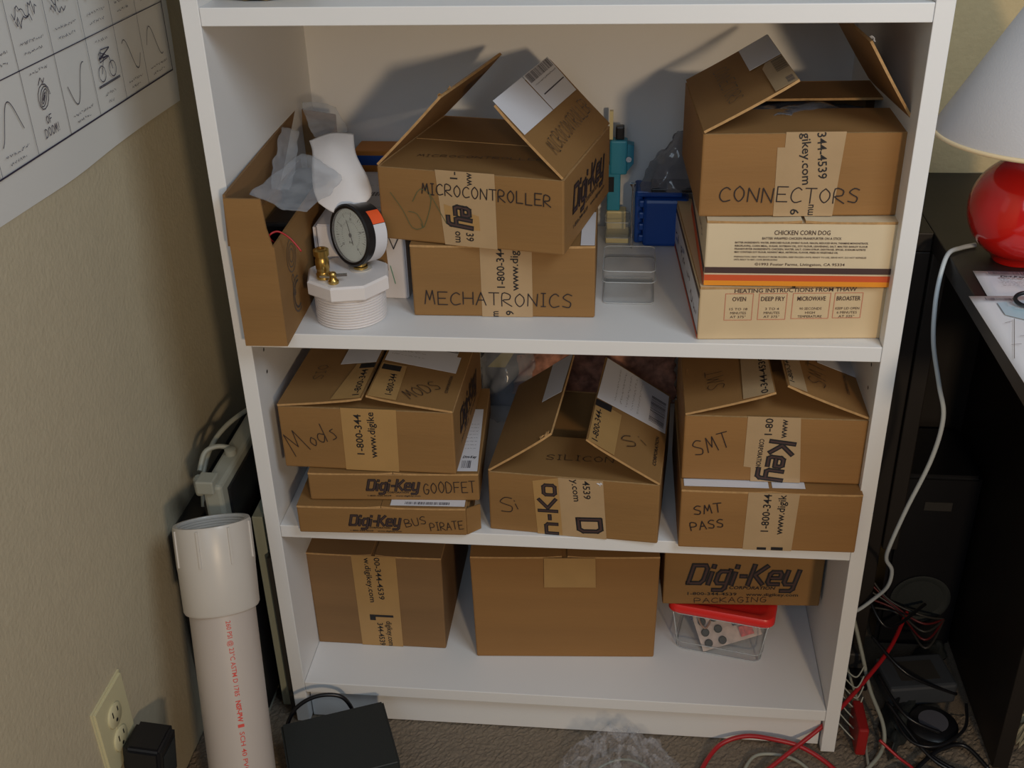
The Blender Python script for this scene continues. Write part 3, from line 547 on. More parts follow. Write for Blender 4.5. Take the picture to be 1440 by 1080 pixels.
# --- PVC bushing with pressure gauge and fittings
root = thing('pvc_adapter', 'white threaded PVC bushing with hexagonal head on second shelf', 'pipe fitting', (.1365, .0570, Z2 + .0004))
prof = [(.0422, 0)]; z = .0015
while z < .0365: prof += [(.0446, z), (.0446, z + .0016), (.0424, z + .0022), (.0424, z + .0033)]; z += .0036
prof += [(.0422, .040)]; lathe('threaded_body', prof, PVCA, root, n=56, ang=15)
bm = bmesh.new(); r8 = .0535; vs = []
for zz, rr in ((.040, r8 - .002), (.042, r8), (.057, r8), (.0595, r8 - .0025)): vs.append([bm.verts.new((rr * math.cos(R(22.5 + 12 + 45 * i)), rr * math.sin(R(22.5 + 12 + 45 * i)), zz)) for i in range(8)])
for a_, b_ in zip(vs, vs[1:]):
    for i in range(8): bm.faces.new((a_[i], a_[(i + 1) % 8], b_[(i + 1) % 8], b_[i]))
bm.faces.new(vs[0][::-1]); bm.faces.new(vs[-1]); obj('octagonal_head', bm, PVCA, root)
zt = Z2 + .0602
root = thing('pressure_gauge', 'round black pressure gauge with white dial on the PVC bushing', 'gauge', (.151, .066, zt))
lathe('stem', [(.009, 0), (.009, .004), (.007, .005), (.007, .02)], BRASS, root, n=20)
lathe('washer', [(.014, 0), (.014, .0015)], PVC, root, n=24)
ax = Vector((-.62, -.78, .10)).normalized(); q = ax.to_track_quat('Z', 'Y').to_matrix().to_4x4(); GC = Vector((-.007, .000, .0445))
MG = Matrix.Translation(GC) @ q
lathe('case', [(.030, -.030), (.036, -.027), (.036, -.004), (.0385, -.003), (.0390, .004), (.0368, .0055), (.0335, .0045), (.033, .001)], BLK, root, MG, 48, ang=30)
lathe('dial', [(.033, .0010), (.033, .0018)], GLASSW, root, MG, 48)
bm = bmesh.new(); fd = F(MG @ Vector((0, 0, .0019)), (q.to_3x3() @ Vector((1, 0, 0))), (q.to_3x3() @ Vector((0, 1, 0))), root)
up = Vector((0, 0, 1)); V_ = (up - ax * up.dot(ax)).normalized(); U_ = V_.cross(ax); fd = F(MG @ Vector((0, 0, .0019)), U_, V_, root)
for i in range(41):
    an = R(225 - 270 * i / 40); r0 = 26 if i % 5 else 23.5; strokes(bm, fd, [[(r0 * math.cos(an), r0 * math.sin(an)), (28.5 * math.cos(an), 28.5 * math.sin(an))]], .35 if i % 5 else .7, .0001)
for i in range(31): an = R(225 - 270 * i / 30); strokes(bm, fd, [[(16 * math.cos(an), 16 * math.sin(an)), (18 * math.cos(an), 18 * math.sin(an))]], .4, .0001)
obj('scale_marks', bm, INK, root)
bprint(fd, [(str(n_), (20.3 * math.cos(R(225 - 270 * n_ / 60)) - 2, 20.3 * math.sin(R(225 - 270 * n_ / 60)) - 1.5), (20.3 * math.cos(R(225 - 270 * n_ / 60)) + 2, 20.3 * math.sin(R(225 - 270 * n_ / 60)) - 1.5), 3.2) for n_ in (0, 15, 30, 45, 60)], root, off=.0002, name='dial_numbers')
bprint(fd, [('psi', (-3, -10), (3, -10), 3)], root, off=.0002, name='dial_numbers')
bm = bmesh.new(); strokes(bm, fd, [[(4, -8), (-8, 17)], [(2.5, -5), (5, -11)]], 1.3, .0006); bmesh.ops.create_circle(bm, cap_ends=True, radius=.0028, segments=16, matrix=Matrix.Translation(fd.at(0, 0, .001)) @ q); obj('needle', bm, INK, root)
lathe('glass', [(.0335, .0044), (.0335, .0050)], clear('gauge_glass', (.9, .9, .9), .12, .04), root, MG, 40)
def arcband(nm, a0, a1, m, z0=-.026, z1=-.008):
    bm = bmesh.new(); n_ = 16
    for rr in (.0363, .0366):
        pass
    vv = []
    for i in range(n_ + 1):
        an = R(a0 + (a1 - a0) * i / n_); e = U_ * math.cos(an) + V_ * math.sin(an); vv.append((bm.verts.new(GC + ax * z0 + e * .0364), bm.verts.new(GC + ax * z1 + e * .0364)))
    for i in range(n_): bm.faces.new((vv[i][0], vv[i][1], vv[i + 1][1], vv[i + 1][0]))
    o = obj(nm, bm, m, root); s = o.modifiers.new('t', 'SOLIDIFY'); s.thickness = .0003; s.offset = 0
arcband('orange_sticker', 32, 62, mat('orange_sticker', S(235, 92, 44), .5)); arcband('white_sticker', -62, 31, LAB)
root = thing('brass_valve', 'small brass air valve standing on front left of PVC bushing', 'valve', (.1115, .036, zt))
lathe('valve_body', [(.009, 0), (.009, .006), (.0078, .008), (.0078, .012), (.0085, .013), (.0085, .024), (.0075, .026), (.0075, .029), (.0095, .030), (.0095, .037), (.007, .0385), (.0045, .0385), (.004, .034)], BRASS, root, n=24)
root = thing('brass_cock', 'tiny brass stopcock with steel lever on PVC bushing', 'valve', (.1275, .0205, zt))
lathe('valve_body', [(.0065, 0), (.0065, .003), (.0045, .005), (.004, .010), (.0045, .012), (.0035, .014)], BRASS, root, n=20)
bm = bmesh.new(); bx(bm, .002, -.0015, .0085, .017, .0015, .0115, Matrix.Rotation(R(12), 4, 'Z')); bx(bm, -.017, -.0013, .0065, -.003, .0013, .009, Matrix.Rotation(R(-6), 4, 'Z')); obj('lever', bm, STEEL, root)

# --- clear boxes, tools at the back of the second shelf
RIMM = clear('clear_rim', (.62, .66, .68), .55, .1)
def clearbox(name, label, x0, y0, x1, y1, z0, h, split, r=.008, m=BOX, lidm=None):
    root = thing(name, label, 'plastic box', ((x0 + x1) / 2, (y0 + y1) / 2, z0)); a, b = (x1 - x0) / 2, (y1 - y0) / 2
    def shell(nm, za, zb, ins, cap, mm):
        bm = bmesh.new(); A = a - ins; B = b - ins; pts = []
        for cx, cy, s in ((A - r, B - r, 0), (-A + r, B - r, 90), (-A + r, -B + r, 180), (A - r, -B + r, 270)):
            for k in range(6): an = R(s + 18 * k); pts.append((cx + r * math.cos(an), cy + r * math.sin(an)))
        n = len(pts); lo = [bm.verts.new((*p, za)) for p in pts]; hi = [bm.verts.new((*p, zb)) for p in pts]
        for i in range(n): bm.faces.new((lo[i], lo[(i + 1) % n], hi[(i + 1) % n], hi[i])).smooth = True
        bm.faces.new(lo[::-1] if cap == 'lo' else hi)
        o = obj(nm, bm, mm, root); s = o.modifiers.new('t', 'SOLIDIFY'); s.thickness = .0014; s.offset = -1
        return o
    shell('tray', 0, split + .004, .0012, 'lo', m); shell('lid', split, h, 0, 'hi', lidm or m)
    for zz, q_ in ((.001, .0014), (split, .0), (h - .001, .0004)):
        bm = bmesh.new(); pts = []
        for cx, cy, s in ((a - r, b - r, 0), (-a + r, b - r, 90), (-a + r, -b + r, 180), (a - r, -b + r, 270)):
            for k in range(6): an = R(s + 18 * k); pts.append((cx + (r - q_) * math.cos(an), cy + (r - q_) * math.sin(an), zz))
        tube('', pts + [pts[0]], .0007, None, bm=bm, n=6, sm=0); obj('rim', bm, RIMM, root)
    return root
clearbox('clear_plastic_box', 'empty clear plastic box with rounded corners on second shelf', .4505, .104, .5175, .189, Z2 + .0005, .046, .030)
root = clearbox('clear_plastic_box', 'small clear lidded box with ivory base behind empty clear box', .4485, .305, .4835, .350, Z2 + .0005, .034, .010, .004, CLR); root['group'] = None; del root['group']
box('ivory_base', (-.0165, -.0215, .0017, .0165, .0215, .010), CREAMP, root, .001)
root = thing('teal_tool', 'teal plastic tool standing at back of second shelf', 'tool', (.4655, .352, Z2 + .036))
box('stand', (-.016, -.010, -.0355, .012, .012, .001), CREAMP, root, .002); box('handle', (-.016, -.008, .001, .003, .008, .070), TEAL, root, .002); box('head', (-.013, -.010, .055, .012, .010, .105), TEAL, root, .003)
bm = bmesh.new(); vs = [bm.verts.new((xx, yy, zz)) for yy in (-.009, .009) for xx, zz in ((.012, .100), (.021, .098), (.021, .072), (.012, .060))]
for q_ in ((0, 1, 2, 3), (7, 6, 5, 4), (0, 4, 5, 1), (1, 5, 6, 2), (2, 6, 7, 3), (3, 7, 4, 0)): bm.faces.new([vs[i] for i in q_])
bmesh.ops.recalc_face_normals(bm, faces=bm.faces); obj('jaw', bm, TEAL, root); box('black_knob', (-.005, -.007, .105, .007, .007, .124), BLK, root, .002); lathe('screw_head', [(.004, 0), (.004, .003)], STEEL, root, Matrix.Translation((.014, -.010, .079)) @ Matrix.Rotation(R(90), 4, 'X'), 16); box('ivory_post', (-.014, -.004, .105, -.009, .004, .145), CREAMP, root); box('black_button', (-.016, -.0098, .030, -.006, -.0082, .052), BLK, root)
root = thing('blue_plastic_case', 'dark blue plastic case with ribbed side at back of second shelf', 'case', (.5255, .332, Z2 + .0005))
box('case_body', (-.024, -.034, 0, .040, .034, .070), BLUE, root, .005)
for k in range(4): box('rib', (-.030, -.030, .006 + k * .017, -.020, -.020, .016 + k * .017), BLUE, root, .002)
box('side_block', (-.036, -.020, .0, -.0245, .030, .078), BLUE, root, .003); box('top_clip', (-.034, -.024, .070, .03, .02, .079), BLUE, root, .002)
slab(F((-.012, -.030, .0795), (1, 0, 0), (0, 1, 0), root), ((0, 0), (40, 0), (40, 36), (0, 36)), LAB, .0003, name='paper_label')
o = lathe('long_screw', [(.0013, 0), (.0013, .088), (.0016, .090), (.0042, .094), (.0042, .096)], STEEL, None, Matrix.Translation((.4865, .292, Z2 + .0005)), 14); tag(o, 'long thin screw standing on its point beside the blue case', 'screw')
o = sheet('antistatic_bag', [[(.500, .31, .742), (.520, .30, .742), (.545, .30, .742), (.575, .30, .742)], [(.498, .32, .752), (.520, .298, .757), (.545, .30, .75), (.575, .31, .752)], [(.508, .335, .770), (.526, .318, .780), (.548, .315, .775), (.575, .325, .78)], [(.525, .345, .792), (.540, .335, .806), (.558, .332, .80), (.580, .34, .80)], [(.545, .35, .812), (.555, .345, .818), (.566, .345, .822), (.582, .35, .82)]], SMOK, crinkle=.006, n=8, seed=2)
tag(o, 'shiny grey antistatic bag lying on the blue case', 'bag')
box('black_circuit_module', (.512, .300, .7415, .575, .345, .7465), BLK, None, .001); tag(bpy.data.objects['black_circuit_module'], 'thin dark module under grey antistatic bag on blue case', 'module')

# --- clutter behind the Si box
root = thing('paper_bundle', 'pinkish perforated packing paper behind the Si box', 'paper', (.45, .30, Z3))
o = sheet('packing_paper', [[(-.14, .02, .03), (-.05, .0, .04), (.04, .01, .04), (.11, .01, .03)], [(-.14, .03, .08), (-.05, .015, .085), (.04, .02, .085), (.11, .02, .075)], [(-.13, .05, .125), (-.05, .04, .135), (.04, .045, .13), (.10, .05, .11)]], PINK, root, th=.002, crinkle=.012, n=8)
o = sheet('plastic_bag', [[(.262, .30, .378), (.30, .27, .378), (.345, .29, .378)], [(.262, .30, .43), (.30, .265, .43), (.345, .29, .42)], [(.265, .31, .475), (.305, .285, .480), (.345, .30, .475)], [(.27, .34, .492), (.31, .33, .496), (.345, .34, .492)]], CLRB, crinkle=.006, n=8, seed=4)
tag(o, 'crumpled clear bag between Mods box and Si box', 'bag')
root = thing('yellow_blister_pack', 'yellow and blue packet behind left flap of Si box', 'packet', (.315, .345, Z3 + .0005))
bm = bmesh.new(); bx(bm, -.05, -.006, 0, .05, .006, .118); obj('pack_body', bm, mat('navy_card', S(40, 48, 70), .5), root); slab(F((-.05, -.006, 0), (1, 0, 0), (0, 0, 1), root), ((2, 70), (38, 110), (52, 110), (30, 70)), mat('yellow_card', S(190, 175, 90), .5), .0003, name='yellow_band')

# --- plastic tub under the PACKAGING box
yaw = -.20; root = thing('plastic_tub', 'clear plastic food tub with red lid on bottom shelf', 'container', (.632 + .2 * .055, .099 + .98 * .055, Z4 + .0005), yaw)
def rr(a, b, r, z):
    pts = []
    for cx, cy, s in ((a - r, b - r, 0), (-a + r, b - r, 90), (-a + r, -b + r, 180), (a - r, -b + r, 270)):
        for k in range(6): an = R(s + 18 * k); pts.append((cx + r * math.cos(an), cy + r * math.sin(an), z))
    return pts
def loft(name, rings, m, parent, cap0=True, cap1=True, th=0, sm=True):
    bm = bmesh.new(); V = [[bm.verts.new(p) for p in r_] for r_ in rings]; n = len(V[0])
    for a_, b_ in zip(V, V[1:]):
        for i in range(n): bm.faces.new((a_[i], a_[(i + 1) % n], b_[(i + 1) % n], b_[i]))
    if cap0: bm.faces.new(V[0][::-1])
    if cap1: bm.faces.new(V[-1])
    o = obj(name, bm, m, parent)
    if th: s = o.modifiers.new('t', 'SOLIDIFY'); s.thickness = th
    return smooth(o, 50) if sm else o
loft('tub_body', [rr(.062, .050, .012, 0), rr(.064, .052, .014, .002), rr(.0705, .0555, .014, .076), rr(.073, .0575, .014, .078)], BOX, root, cap1=False, th=.0012)
loft('lid', [rr(.077, .058, .016, .0745), rr(.0785, .0595, .016, .076), rr(.0785, .0595, .016, .085), rr(.076, .057, .014, .0885), rr(.067, .048, .012, .0885), rr(.064, .045, .012, .0855)], LIDR, root)
for q_, zz, nm in ((rr(.0635, .0515, .013, .001), 0, 'rim'), (rr(.0735, .058, .014, .0735), 0, 'rim'), (rr(.0655, .052, .013, .014), 0, 'moulded_ring')):
    bm = bmesh.new(); tube('', q_ + [q_[0]], .0008, None, bm=bm, n=6, sm=0); obj(nm, bm, RIMM, root)
for sx in (-1, 1):
    bm = bmesh.new(); tube('', [(sx * .0605, -.0475, .002), (sx * .070, -.0535, .075)], .0010, None, bm=bm, n=6, sm=0); obj('corner_ridge', bm, RIMM, root)
root = thing('circuit_board', 'white circuit board with round black pads inside the plastic tub', 'circuit board', (.648, .128, Z4 + .037)); root.rotation_euler = (R(50), R(4), R(-12)); root.scale = (1.18,) * 3
PR = Matrix.Rotation(R(30), 4, 'Z'); box('board', (-.040, -.022, -.0008, .038, .026, .0008), mat('pcb_white', S(186, 170, 160), .5, var=.25, vs=90), root, M=PR)
for i, (u, v) in enumerate(((-.030, .014), (-.014, .015), (-.030, .000), (-.013, .000), (-.030, -.014), (-.012, -.015))): lathe('pad', [(.0052, 0), (.0052, .002), (.004, .003)], BLKM, root, PR @ Matrix.Translation((u, v, .001)), 16)
box('black_chip', (.006, -.002, .001, .019, .010, .004), BLK, root, M=PR); box('black_chip', (.004, .013, .001, .018, .020, .003), BLK, root, M=PR); box('red_chip', (.012, -.018, .001, .029, -.005, .006), mat('red_component', S(196, 84, 84), .5, var=.4, vs=300), root, M=PR)
o = tube('wire_bundle', [(.600, .125, Z4 + .06), (.592, .135, Z4 + .045), (.602, .140, Z4 + .032), (.622, .128, Z4 + .02), (.640, .125, Z4 + .014), (.660, .135, Z4 + .018), (.682, .130, Z4 + .03)], .0022, mat('blue_ribbon_wire', S(60, 66, 104), .5)); tag(o, 'blue wire coiled inside the plastic tub', 'wire')
o = tube('wire_bundle', [(.610, .14, Z4 + .058), (.604, .130, Z4 + .046), (.615, .122, Z4 + .036), (.63, .15, Z4 + .05)], .0016, mat('tan_wire', S(150, 120, 100), .5)); tag(o, 'tan wire near left end of the plastic tub', 'wire')

# --- top shelf
root = thing('wicker_basket', 'dark and tan woven basket on upper shelf at left', 'basket', (.072, .075, Z1 + T + .0004))
bm = bmesh.new()
for k in range(9): r_ = .040 + .003 * k; tube('', [(r_ * 1.15 * math.cos(2 * math.pi * i / 24) + .0, r_ * math.sin(2 * math.pi * i / 24), .004 + k * .0055 + .0012 * (-1) ** i) for i in range(25)], .0030, None, bm=bm, n=6, sm=2)
obj('woven_wall', bm, mat('wicker', S(150, 128, 84), .7, var=.6, vs=60), root); lathe('base', [(.038, 0), (.044, .004)], BLKM, root, n=24)

# ---------------------------------------------------------------- things between wall and bookcase
box('black_flat_panel', (-.137, -.015, .0005, -.103, .385, .352), BLK, None, .004); tag(bpy.data.objects['black_flat_panel'], 'black flat panel standing against left wall behind the pipe', 'panel')
root = thing('grey_flat_monitor', 'grey plastic flat monitor standing on edge beside bookcase', 'monitor', (-.058, .172, .0005))
box('housing', (-.014, -.19, 0, .012, .19, .440), GRYP, root, .005); box('screen', (.0121, -.17, .02, .016, .17, .425), BLK, root, .001); box('back_ridge', (-.026, -.17, .03, -.0142, .17, .40), BLK, root, .003)
box('socket_block', (-.020, -.196, .4302, .004, -.170, .450), GRYP, root, .002); lathe('knob', [(.008, 0), (.008, .008), (.006, .009)], GRYP, root, Matrix.Translation((.0, -.110, .440)), 20)
tube('cable', [(.004, .03, .444), (-.010, -.01, .450), (-.026, -.05, .448), (-.038, -.08, .435), (-.044, -.11, .41), (-.040, -.14, .37)], .0036, GRYP, root); tube('cable', [(-.004, -.100, .444), (-.020, -.106, .449), (-.034, -.118, .446), (-.036, -.140, .430)], .0036, GRYP, root)
lathe('plug', [(.007, 0), (.0075, .004), (.0075, .024), (.004, .028)], GRYP, root, Matrix.Translation((-.034, -.152, .402)), 16)
box('pale_green_board', (-.031, .030, .0005, -.015, .360, .358), GRNP, None, .0015); tag(bpy.data.objects['pale_green_board'], 'pale grey green board standing against bookcase side', 'board')
box('dark_board', (-.012, .012, .0005, -.005, .350, .30), DGREY, None, .001); tag(bpy.data.objects['dark_board'], 'thin dark board between pale green board and bookcase', 'board')

# --- PVC pipe with coupling
PT_ = Vector((-.0433, -.0699, .4229)); PD_ = Vector((-.1216, .4035, .9069)).normalized(); PL = .4229 / PD_.z - .046
MP = Matrix.Translation(PT_) @ (-PD_).to_track_quat('Z', 'Y').to_matrix().to_4x4()      # local +z runs down the pipe
root = thing('pvc_pipe', 'white PVC pipe with threaded coupling leaning beside the bookcase', 'pipe', (PT_ - PD_ * .42)[:]); root.rotation_euler = (0, 0, 0)
MPl = root.matrix_basis.copy(); MPl = Matrix.Translation(-root.location) @ MP
o = lathe('pipe_barrel', [(.0365, .03), (.0422, .03), (.0422, .4395), (.0365, .4395)], PVCD, root, MPl, 64, cap=False); 
bm = bmesh.new(); bm.from_mesh(o.data); n_ = 64; bm.verts.ensure_lookup_table()
for i in range(n_): bm.faces.new((bm.verts[i], bm.verts[(i + 1) % n_], bm.verts[3 * n_ + (i + 1) % n_], bm.verts[3 * n_ + i]))
bm.to_mesh(o.data); bm.free(); smooth(o)
prof = [(.0425, .114), (.0468, .114), (.0482, .111), (.0490, .060), (.0496, .052), (.0496, .004), (.0482, 0), (.0440, 0)]
z = .001
while z < .040: prof += [(.0436, z + .0008), (.0425, z + .0014), (.0425, z + .0028)]; z += .0034
prof += [(.0423, .05), (.0423, .106)]; o = lathe('coupling', prof, PVC, root, MPl, 72, cap=False, ang=25)
for i in range(8):
    an = 2 * math.pi * (i + .35) / 8; bm = bmesh.new(); bx(bm, .0490, -.0014, .003, .0512, .0014, .050, MPl @ Matrix.Rotation(an, 4, 'Z')); obj('rib', bm, PVC, root)
# red print along the barrel, facing the camera
cl = MPl.inverted() @ (Vector(cam.location) - root.location); a0 = math.atan2(cl.y, cl.x)
RI = mat('red_ink', S(206, 70, 60), .6)
def pfn(sg, shift):
    def fn(u, v, off):
        an = a0 + sg * (v + shift) / .0422; r_ = .0422 + .0004; return MPl @ Vector((r_ * math.cos(an), r_ * math.sin(an), .120 + u))
    return fn
bm = bmesh.new(); 
for s_, a, b, bd in (('260 PSI @ 23°C ASTM D 1785', 2, 100, .0), ('NSF-PW', 106, 134, .03), ('I', 137, 141, .12), ('SCH 40 PVC', 147, 200, .0), ('3 IN.', 208, 226, .0)):
    text(None, s_, (a, 0), (b, 0), 6.2, bm=bm, bold=bd + .006, fn=pfn(-1, .002))
obj('red_printing', bm, RI, root)

# --- wall outlet and plug-in adapter
root = thing('wall_outlet', 'ivory duplex wall outlet plate low on left wall', 'outlet', (-.14, -.245, .232))
bm = bmesh.new(); bx(bm, .0002, -.0395, -.058, .0055, .0395, .058); bmesh.ops.bevel(bm, geom=[e for e in bm.edges if e.verts[0].co.x > .003 and e.verts[1].co.x > .003], offset=.003, segments=2, affect='EDGES'); IV = mat('ivory_plate', S(206, 198, 160), .4); obj('cover_plate', bm, IV, root)
for zz in (.0195, -.0195):
    o = lathe('socket_face', [(.0165, 0), (.0165, .0022), (.0155, .003)], IV, root, Matrix.Translation((.0052, 0, zz)) @ Matrix.Rotation(R(90), 4, 'Y'), 28)
    bm = bmesh.new(); bx(bm, .003, -.0075, .001, .00325, -.0055, .010, Matrix.Translation((.0052, 0, zz))); bx(bm, .003, .0055, .002, .00325, .0075, .009, Matrix.Translation((.0052, 0, zz))); bmesh.ops.create_circle(bm, cap_ends=True, radius=.0026, segments=12, matrix=Matrix.Translation((.0084, 0, zz - .007)) @ Matrix.Rotation(R(90), 4, 'Y')); obj('slot', bm, BLK, root)
lathe('screw', [(.003, 0), (.003, .001)], IV, root, Matrix.Translation((.0055, 0, 0)) @ Matrix.Rotation(R(90), 4, 'Y'), 14)
root = thing('wall_adapter', 'black plug-in power adapter on the wall outlet', 'adapter', (-.1305, -.237, .176)); root.rotation_euler = (R(-3), R(6), 0)
bm = bmesh.new(); bx(bm, 0, -.027, -.040, .050, .027, .036); bmesh.ops.bevel(bm, geom=bm.edges[:], offset=.006, segments=3, affect='EDGES'); obj('case', bm, BLK, root); box('label_panel', (.0501, -.018, -.03, .0506, .018, .02), BLKM, root)

# --- black case on the floor
root = thing('black_audio_box', 'flat black leatherette box on carpet in front of bookcase', 'box', (.1015, -.117, -.001), R(22.7))
bm = bmesh.new(); bx(bm, -.074, -.060, 0, .074, .060, .088); bmesh.ops.bevel(bm, geom=bm.edges[:], offset=.003, segments=3, affect='EDGES'); obj('case', bm, BLKM, root)
f = F((-.074, -.060, 0), (1, 0, 0), (0, 0, 1), root); GOLD = mat('gold_trim', (.55, .40, .15), .35, 1.0)
bm = bmesh.new(); strokes(bm, f, [[(60, 74), (140, 74), (140, 20), (60, 20), (60, 74)]], 1.2, .0005); obj('gold_trim', bm, GOLD, root)
slab(f, ((62, 22), (138, 22), (138, 72), (62, 72)), BLK, .0002, .0002, name='front_panel')
o = tube('black_cable', [(.006, -.062, .050), (.018, -.050, .074), (.040, -.040, .088), (.066, -.034, .092), (.088, -.030, .082), (.10, -.03, .05), (.10, -.035, .012)], .0030, BLK); tag(o, 'black cable looping behind the flat black box', 'cable')

# ---------------------------------------------------------------- poster on the left wall
root = thing('poster', 'white poster with grid of hand-drawn panels on left wall', 'poster', (-.1392, -.10, 1.1))
rows = []
for k in range(9):
    z = .875 + .66 * k / 8; rows.append([(0 + .0022 * (1 + math.sin(k * 1.3 + j * 1.1)) + (.0035 if j == 9 and k in (1, 2) else 0), -.70 + (.985 + .003 * math.sin(k * 1.7)) * j / 9 + .10, z - 1.1 + .0022 * math.sin(j * 1.9)) for j in range(10)])
o = sheet('sheet', rows, POST, root, th=0, n=4)
f = F((.0052, 0, -1.1), (0, 1, 0), (0, 0, 1), root)
bm = bmesh.new(); PK = S(50, 44, 66)
cols = [268, 186.5, 116.5, 41, -36, -112, -188, -264, -340, -416]
strokes(bm, f, [[(268 + 100, 919), (-416 + 100, 921)], [(368, 919), (368, 1520)], [(368, 1520), (-316, 1520)]], 1.9, .0002)
for r_ in range(1, 7): strokes(bm, f, [[(368, 919 + 88 * r_), (-316, 920 + 88 * r_)]], 1.1, .0002)
for c_ in cols[1:]: strokes(bm, f, [[(c_ + 100, 920), (c_ + 100, 1520)]], .7, .0002)
obj('panel_grid', bm, mat('poster_ink', PK, .7), root)
rnd = random.Random(11); pk = bpy.data.materials['poster_ink']
for c_ in range(6):
    for r_ in range(0, 3):
        x1 = cols[c_] + 100; x0 = cols[c_ + 1] + 100; z0 = 920 + 88 * r_; w_ = x1 - x0; pls = []; lines = []
        kind = (c_ * 3 + r_ * 5) % 6
        if (c_, r_) == (2, 0):           # a small wheeled vehicle on hatched ground
            for cx in (24, 53): pls += [[(x0 + cx + 9 * math.cos(i * .52), z0 + 42 + 9 * math.sin(i * .52)) for i in range(13)]]
            pls += [[(x0 + 10, z0 + 30), (x0 + 68, z0 + 30)], [(x0 + 10, z0 + 28.5), (x0 + 68, z0 + 28.5)], [(x0 + 24, z0 + 42), (x0 + 34, z0 + 58), (x0 + 48, z0 + 58), (x0 + 53, z0 + 42)]]
            pls += [[(x0 + 20 + rnd.random() * 34, z0 + 54 + rnd.random() * 16) for i in range(14)]]
            lines = [(x0 + 22, z0 + 78, x0 + 54, z0 + 78, 4), (x0 + 22, z0 + 18, x0 + 52, z0 + 18, 4), (x0 + 28, z0 + 9, x0 + 44, z0 + 9, 4)]
        elif (c_, r_) == (4, 0):         # scribbled storm ball over OF DOOM!
            pls += [[(x0 + 36 + (14 - i * .25) * math.cos(i * .5), z0 + 52 + (14 - i * .25) * math.sin(i * .53)) for i in range(52)]]; pls += [[(x0 + 30, z0 + 66), (x0 + 36, z0 + 72), (x0 + 40, z0 + 66), (x0 + 44, z0 + 70)]]
            lines = [(x0 + 18, z0 + 80, x0 + 56, z0 + 80, 3.5)]
        elif kind in (0, 3):
            pls += [[(x0 + 14 + i * 2, z0 + 46 + 20 * math.sin(i * .22 + c_)) for i in range(24)]]; lines = [(x0 + 14, z0 + 16, x0 + w_ - 14, z0 + 16, 3), (x0 + 20, z0 + 8, x0 + w_ - 24, z0 + 8, 3)]
        elif kind in (1, 4):
            lines = [(x0 + 10, z0 + 78, x0 + w_ - 12, z0 + 78, 4), (x0 + 10, z0 + 66, x0 + w_ - 10, z0 + 66, 4), (x0 + 12, z0 + 14, x0 + w_ - 12, z0 + 14, 3.5)]
        else:
            pls += [[(x0 + 10 + i * 3.2, z0 + 52 + rnd.uniform(-7, 7)) for i in range(17)], [(x0 + 14 + i * 3, z0 + 42 + rnd.uniform(-6, 6)) for i in range(12)]]; lines = [(x0 + 12, z0 + 78, x0 + w_ - 14, z0 + 78, 3), (x0 + 14, z0 + 22, x0 + w_ - 14, z0 + 22, 3), (x0 + 18, z0 + 12, x0 + w_ - 18, z0 + 12, 3)]
        bm = bmesh.new(); strokes(bm, f, pls, 1.0, .0004)
        if pls: obj('panel_drawing', bm, pk, root)
        else: bm.free()
        squig(f, lines, .55, pk, .0004, 'caption', seed=c_ * 7 + r_)
x0 = cols[5] + 100; ink(f, 'OF', (x0 + 30, 945), (x0 + 42, 945), 8, .9, pk, .0005, 'lettering'); ink(f, 'DOOM!', (x0 + 22, 932), (x0 + 54, 932), 9, .9, pk, .0005, 'lettering')

# ---------------------------------------------------------------- desk, lamp, papers
root = thing('desk', 'black-brown desk to the right of the bookcase', 'desk', (1.3, .0, 0))
def dp(name, b, m=DESK, bev=.0015): return box(name, (b[0] - 1.3, b[1], b[2], b[3] - 1.3, b[4], b[5]), m, root, bev)
dp('desktop', (.863, -.42, .715, 1.80, .402, .74)); dp('rear_extension', (.806, .163, .715, .8625, .402, .74)); dp('rear_leg_panel', (.806, .163, .0, .8625, .183, .7145)); dp('side_leg_panel', (.8635, .158, .25, .885, .40, .7145))
dp('side_panel', (1.018, -.012, .0, 1.040, .385, .7145)); dp('back_panel', (.887, .386, .0, 1.80, .402, .7145)); dp('front_leg', (1.74, -.41, .0, 1.79, -.36, .7145))  # dark back panel added in place of the shade under the desk
root = thing('table_lamp', 'table lamp with red ball base and white cone shade', 'lamp', (.936, .082, .7404))
prof = [(.026, 0), (.028, .004)] + [(.0625 * math.sin(R(t)), .063 - .0625 * math.cos(R(t))) for t in range(30, 172, 6)] + [(.010, .128), (.008, .150)]
lathe('ball_base', prof, LRED, root, n=64); lathe('neck', [(.006, .148), (.006, .29)], STEEL, root, n=16)
sh = lathe('shade', [(.1145, .150), (.1145, .153), (.036, .296)], SHADE, root, n=72, cap=False); s_ = sh.modifiers.new('t', 'SOLIDIFY'); s_.thickness = .0012
for r_, z in ((.1148, .150), (.036, .294)):
    bm = bmesh.new(); tube('', [(r_ * math.cos(2 * math.pi * i / 72), r_ * math.sin(2 * math.pi * i / 72), z + .002) for i in range(73)], .0026, None, bm=bm, n=8, sm=0); obj('trim_ring', bm, SHR, root)
bm = bmesh.new()
for k in range(3): tube('', [(0, 0, .285), (.036 * math.cos(R(120 * k)), .036 * math.sin(R(120 * k)), .292)], .0012, None, bm=bm, n=6, sm=0)
obj('shade_spider', bm, STEEL, root)
o = tube('lamp_cord', [(.900, .118, .7432), (.880, .106, .7438), (.862, .090, .7425), (.8520, .072, .722), (.847, .055, .690), (.847, .035, .650), (.856, .015, .605), (.868, .015, .56), (.868, .03, .49), (.855, .05, .40), (.848, .07, .325), (.852, .09, .285), (.868, .11, .25), (.872, .13, .205), (.862, .15, .165), (.840, .16, .13), (.812, .165, .115)], .0028, CORD, sm=10); tag(o, 'pale lamp cord hanging over left edge of the desk', 'cord')
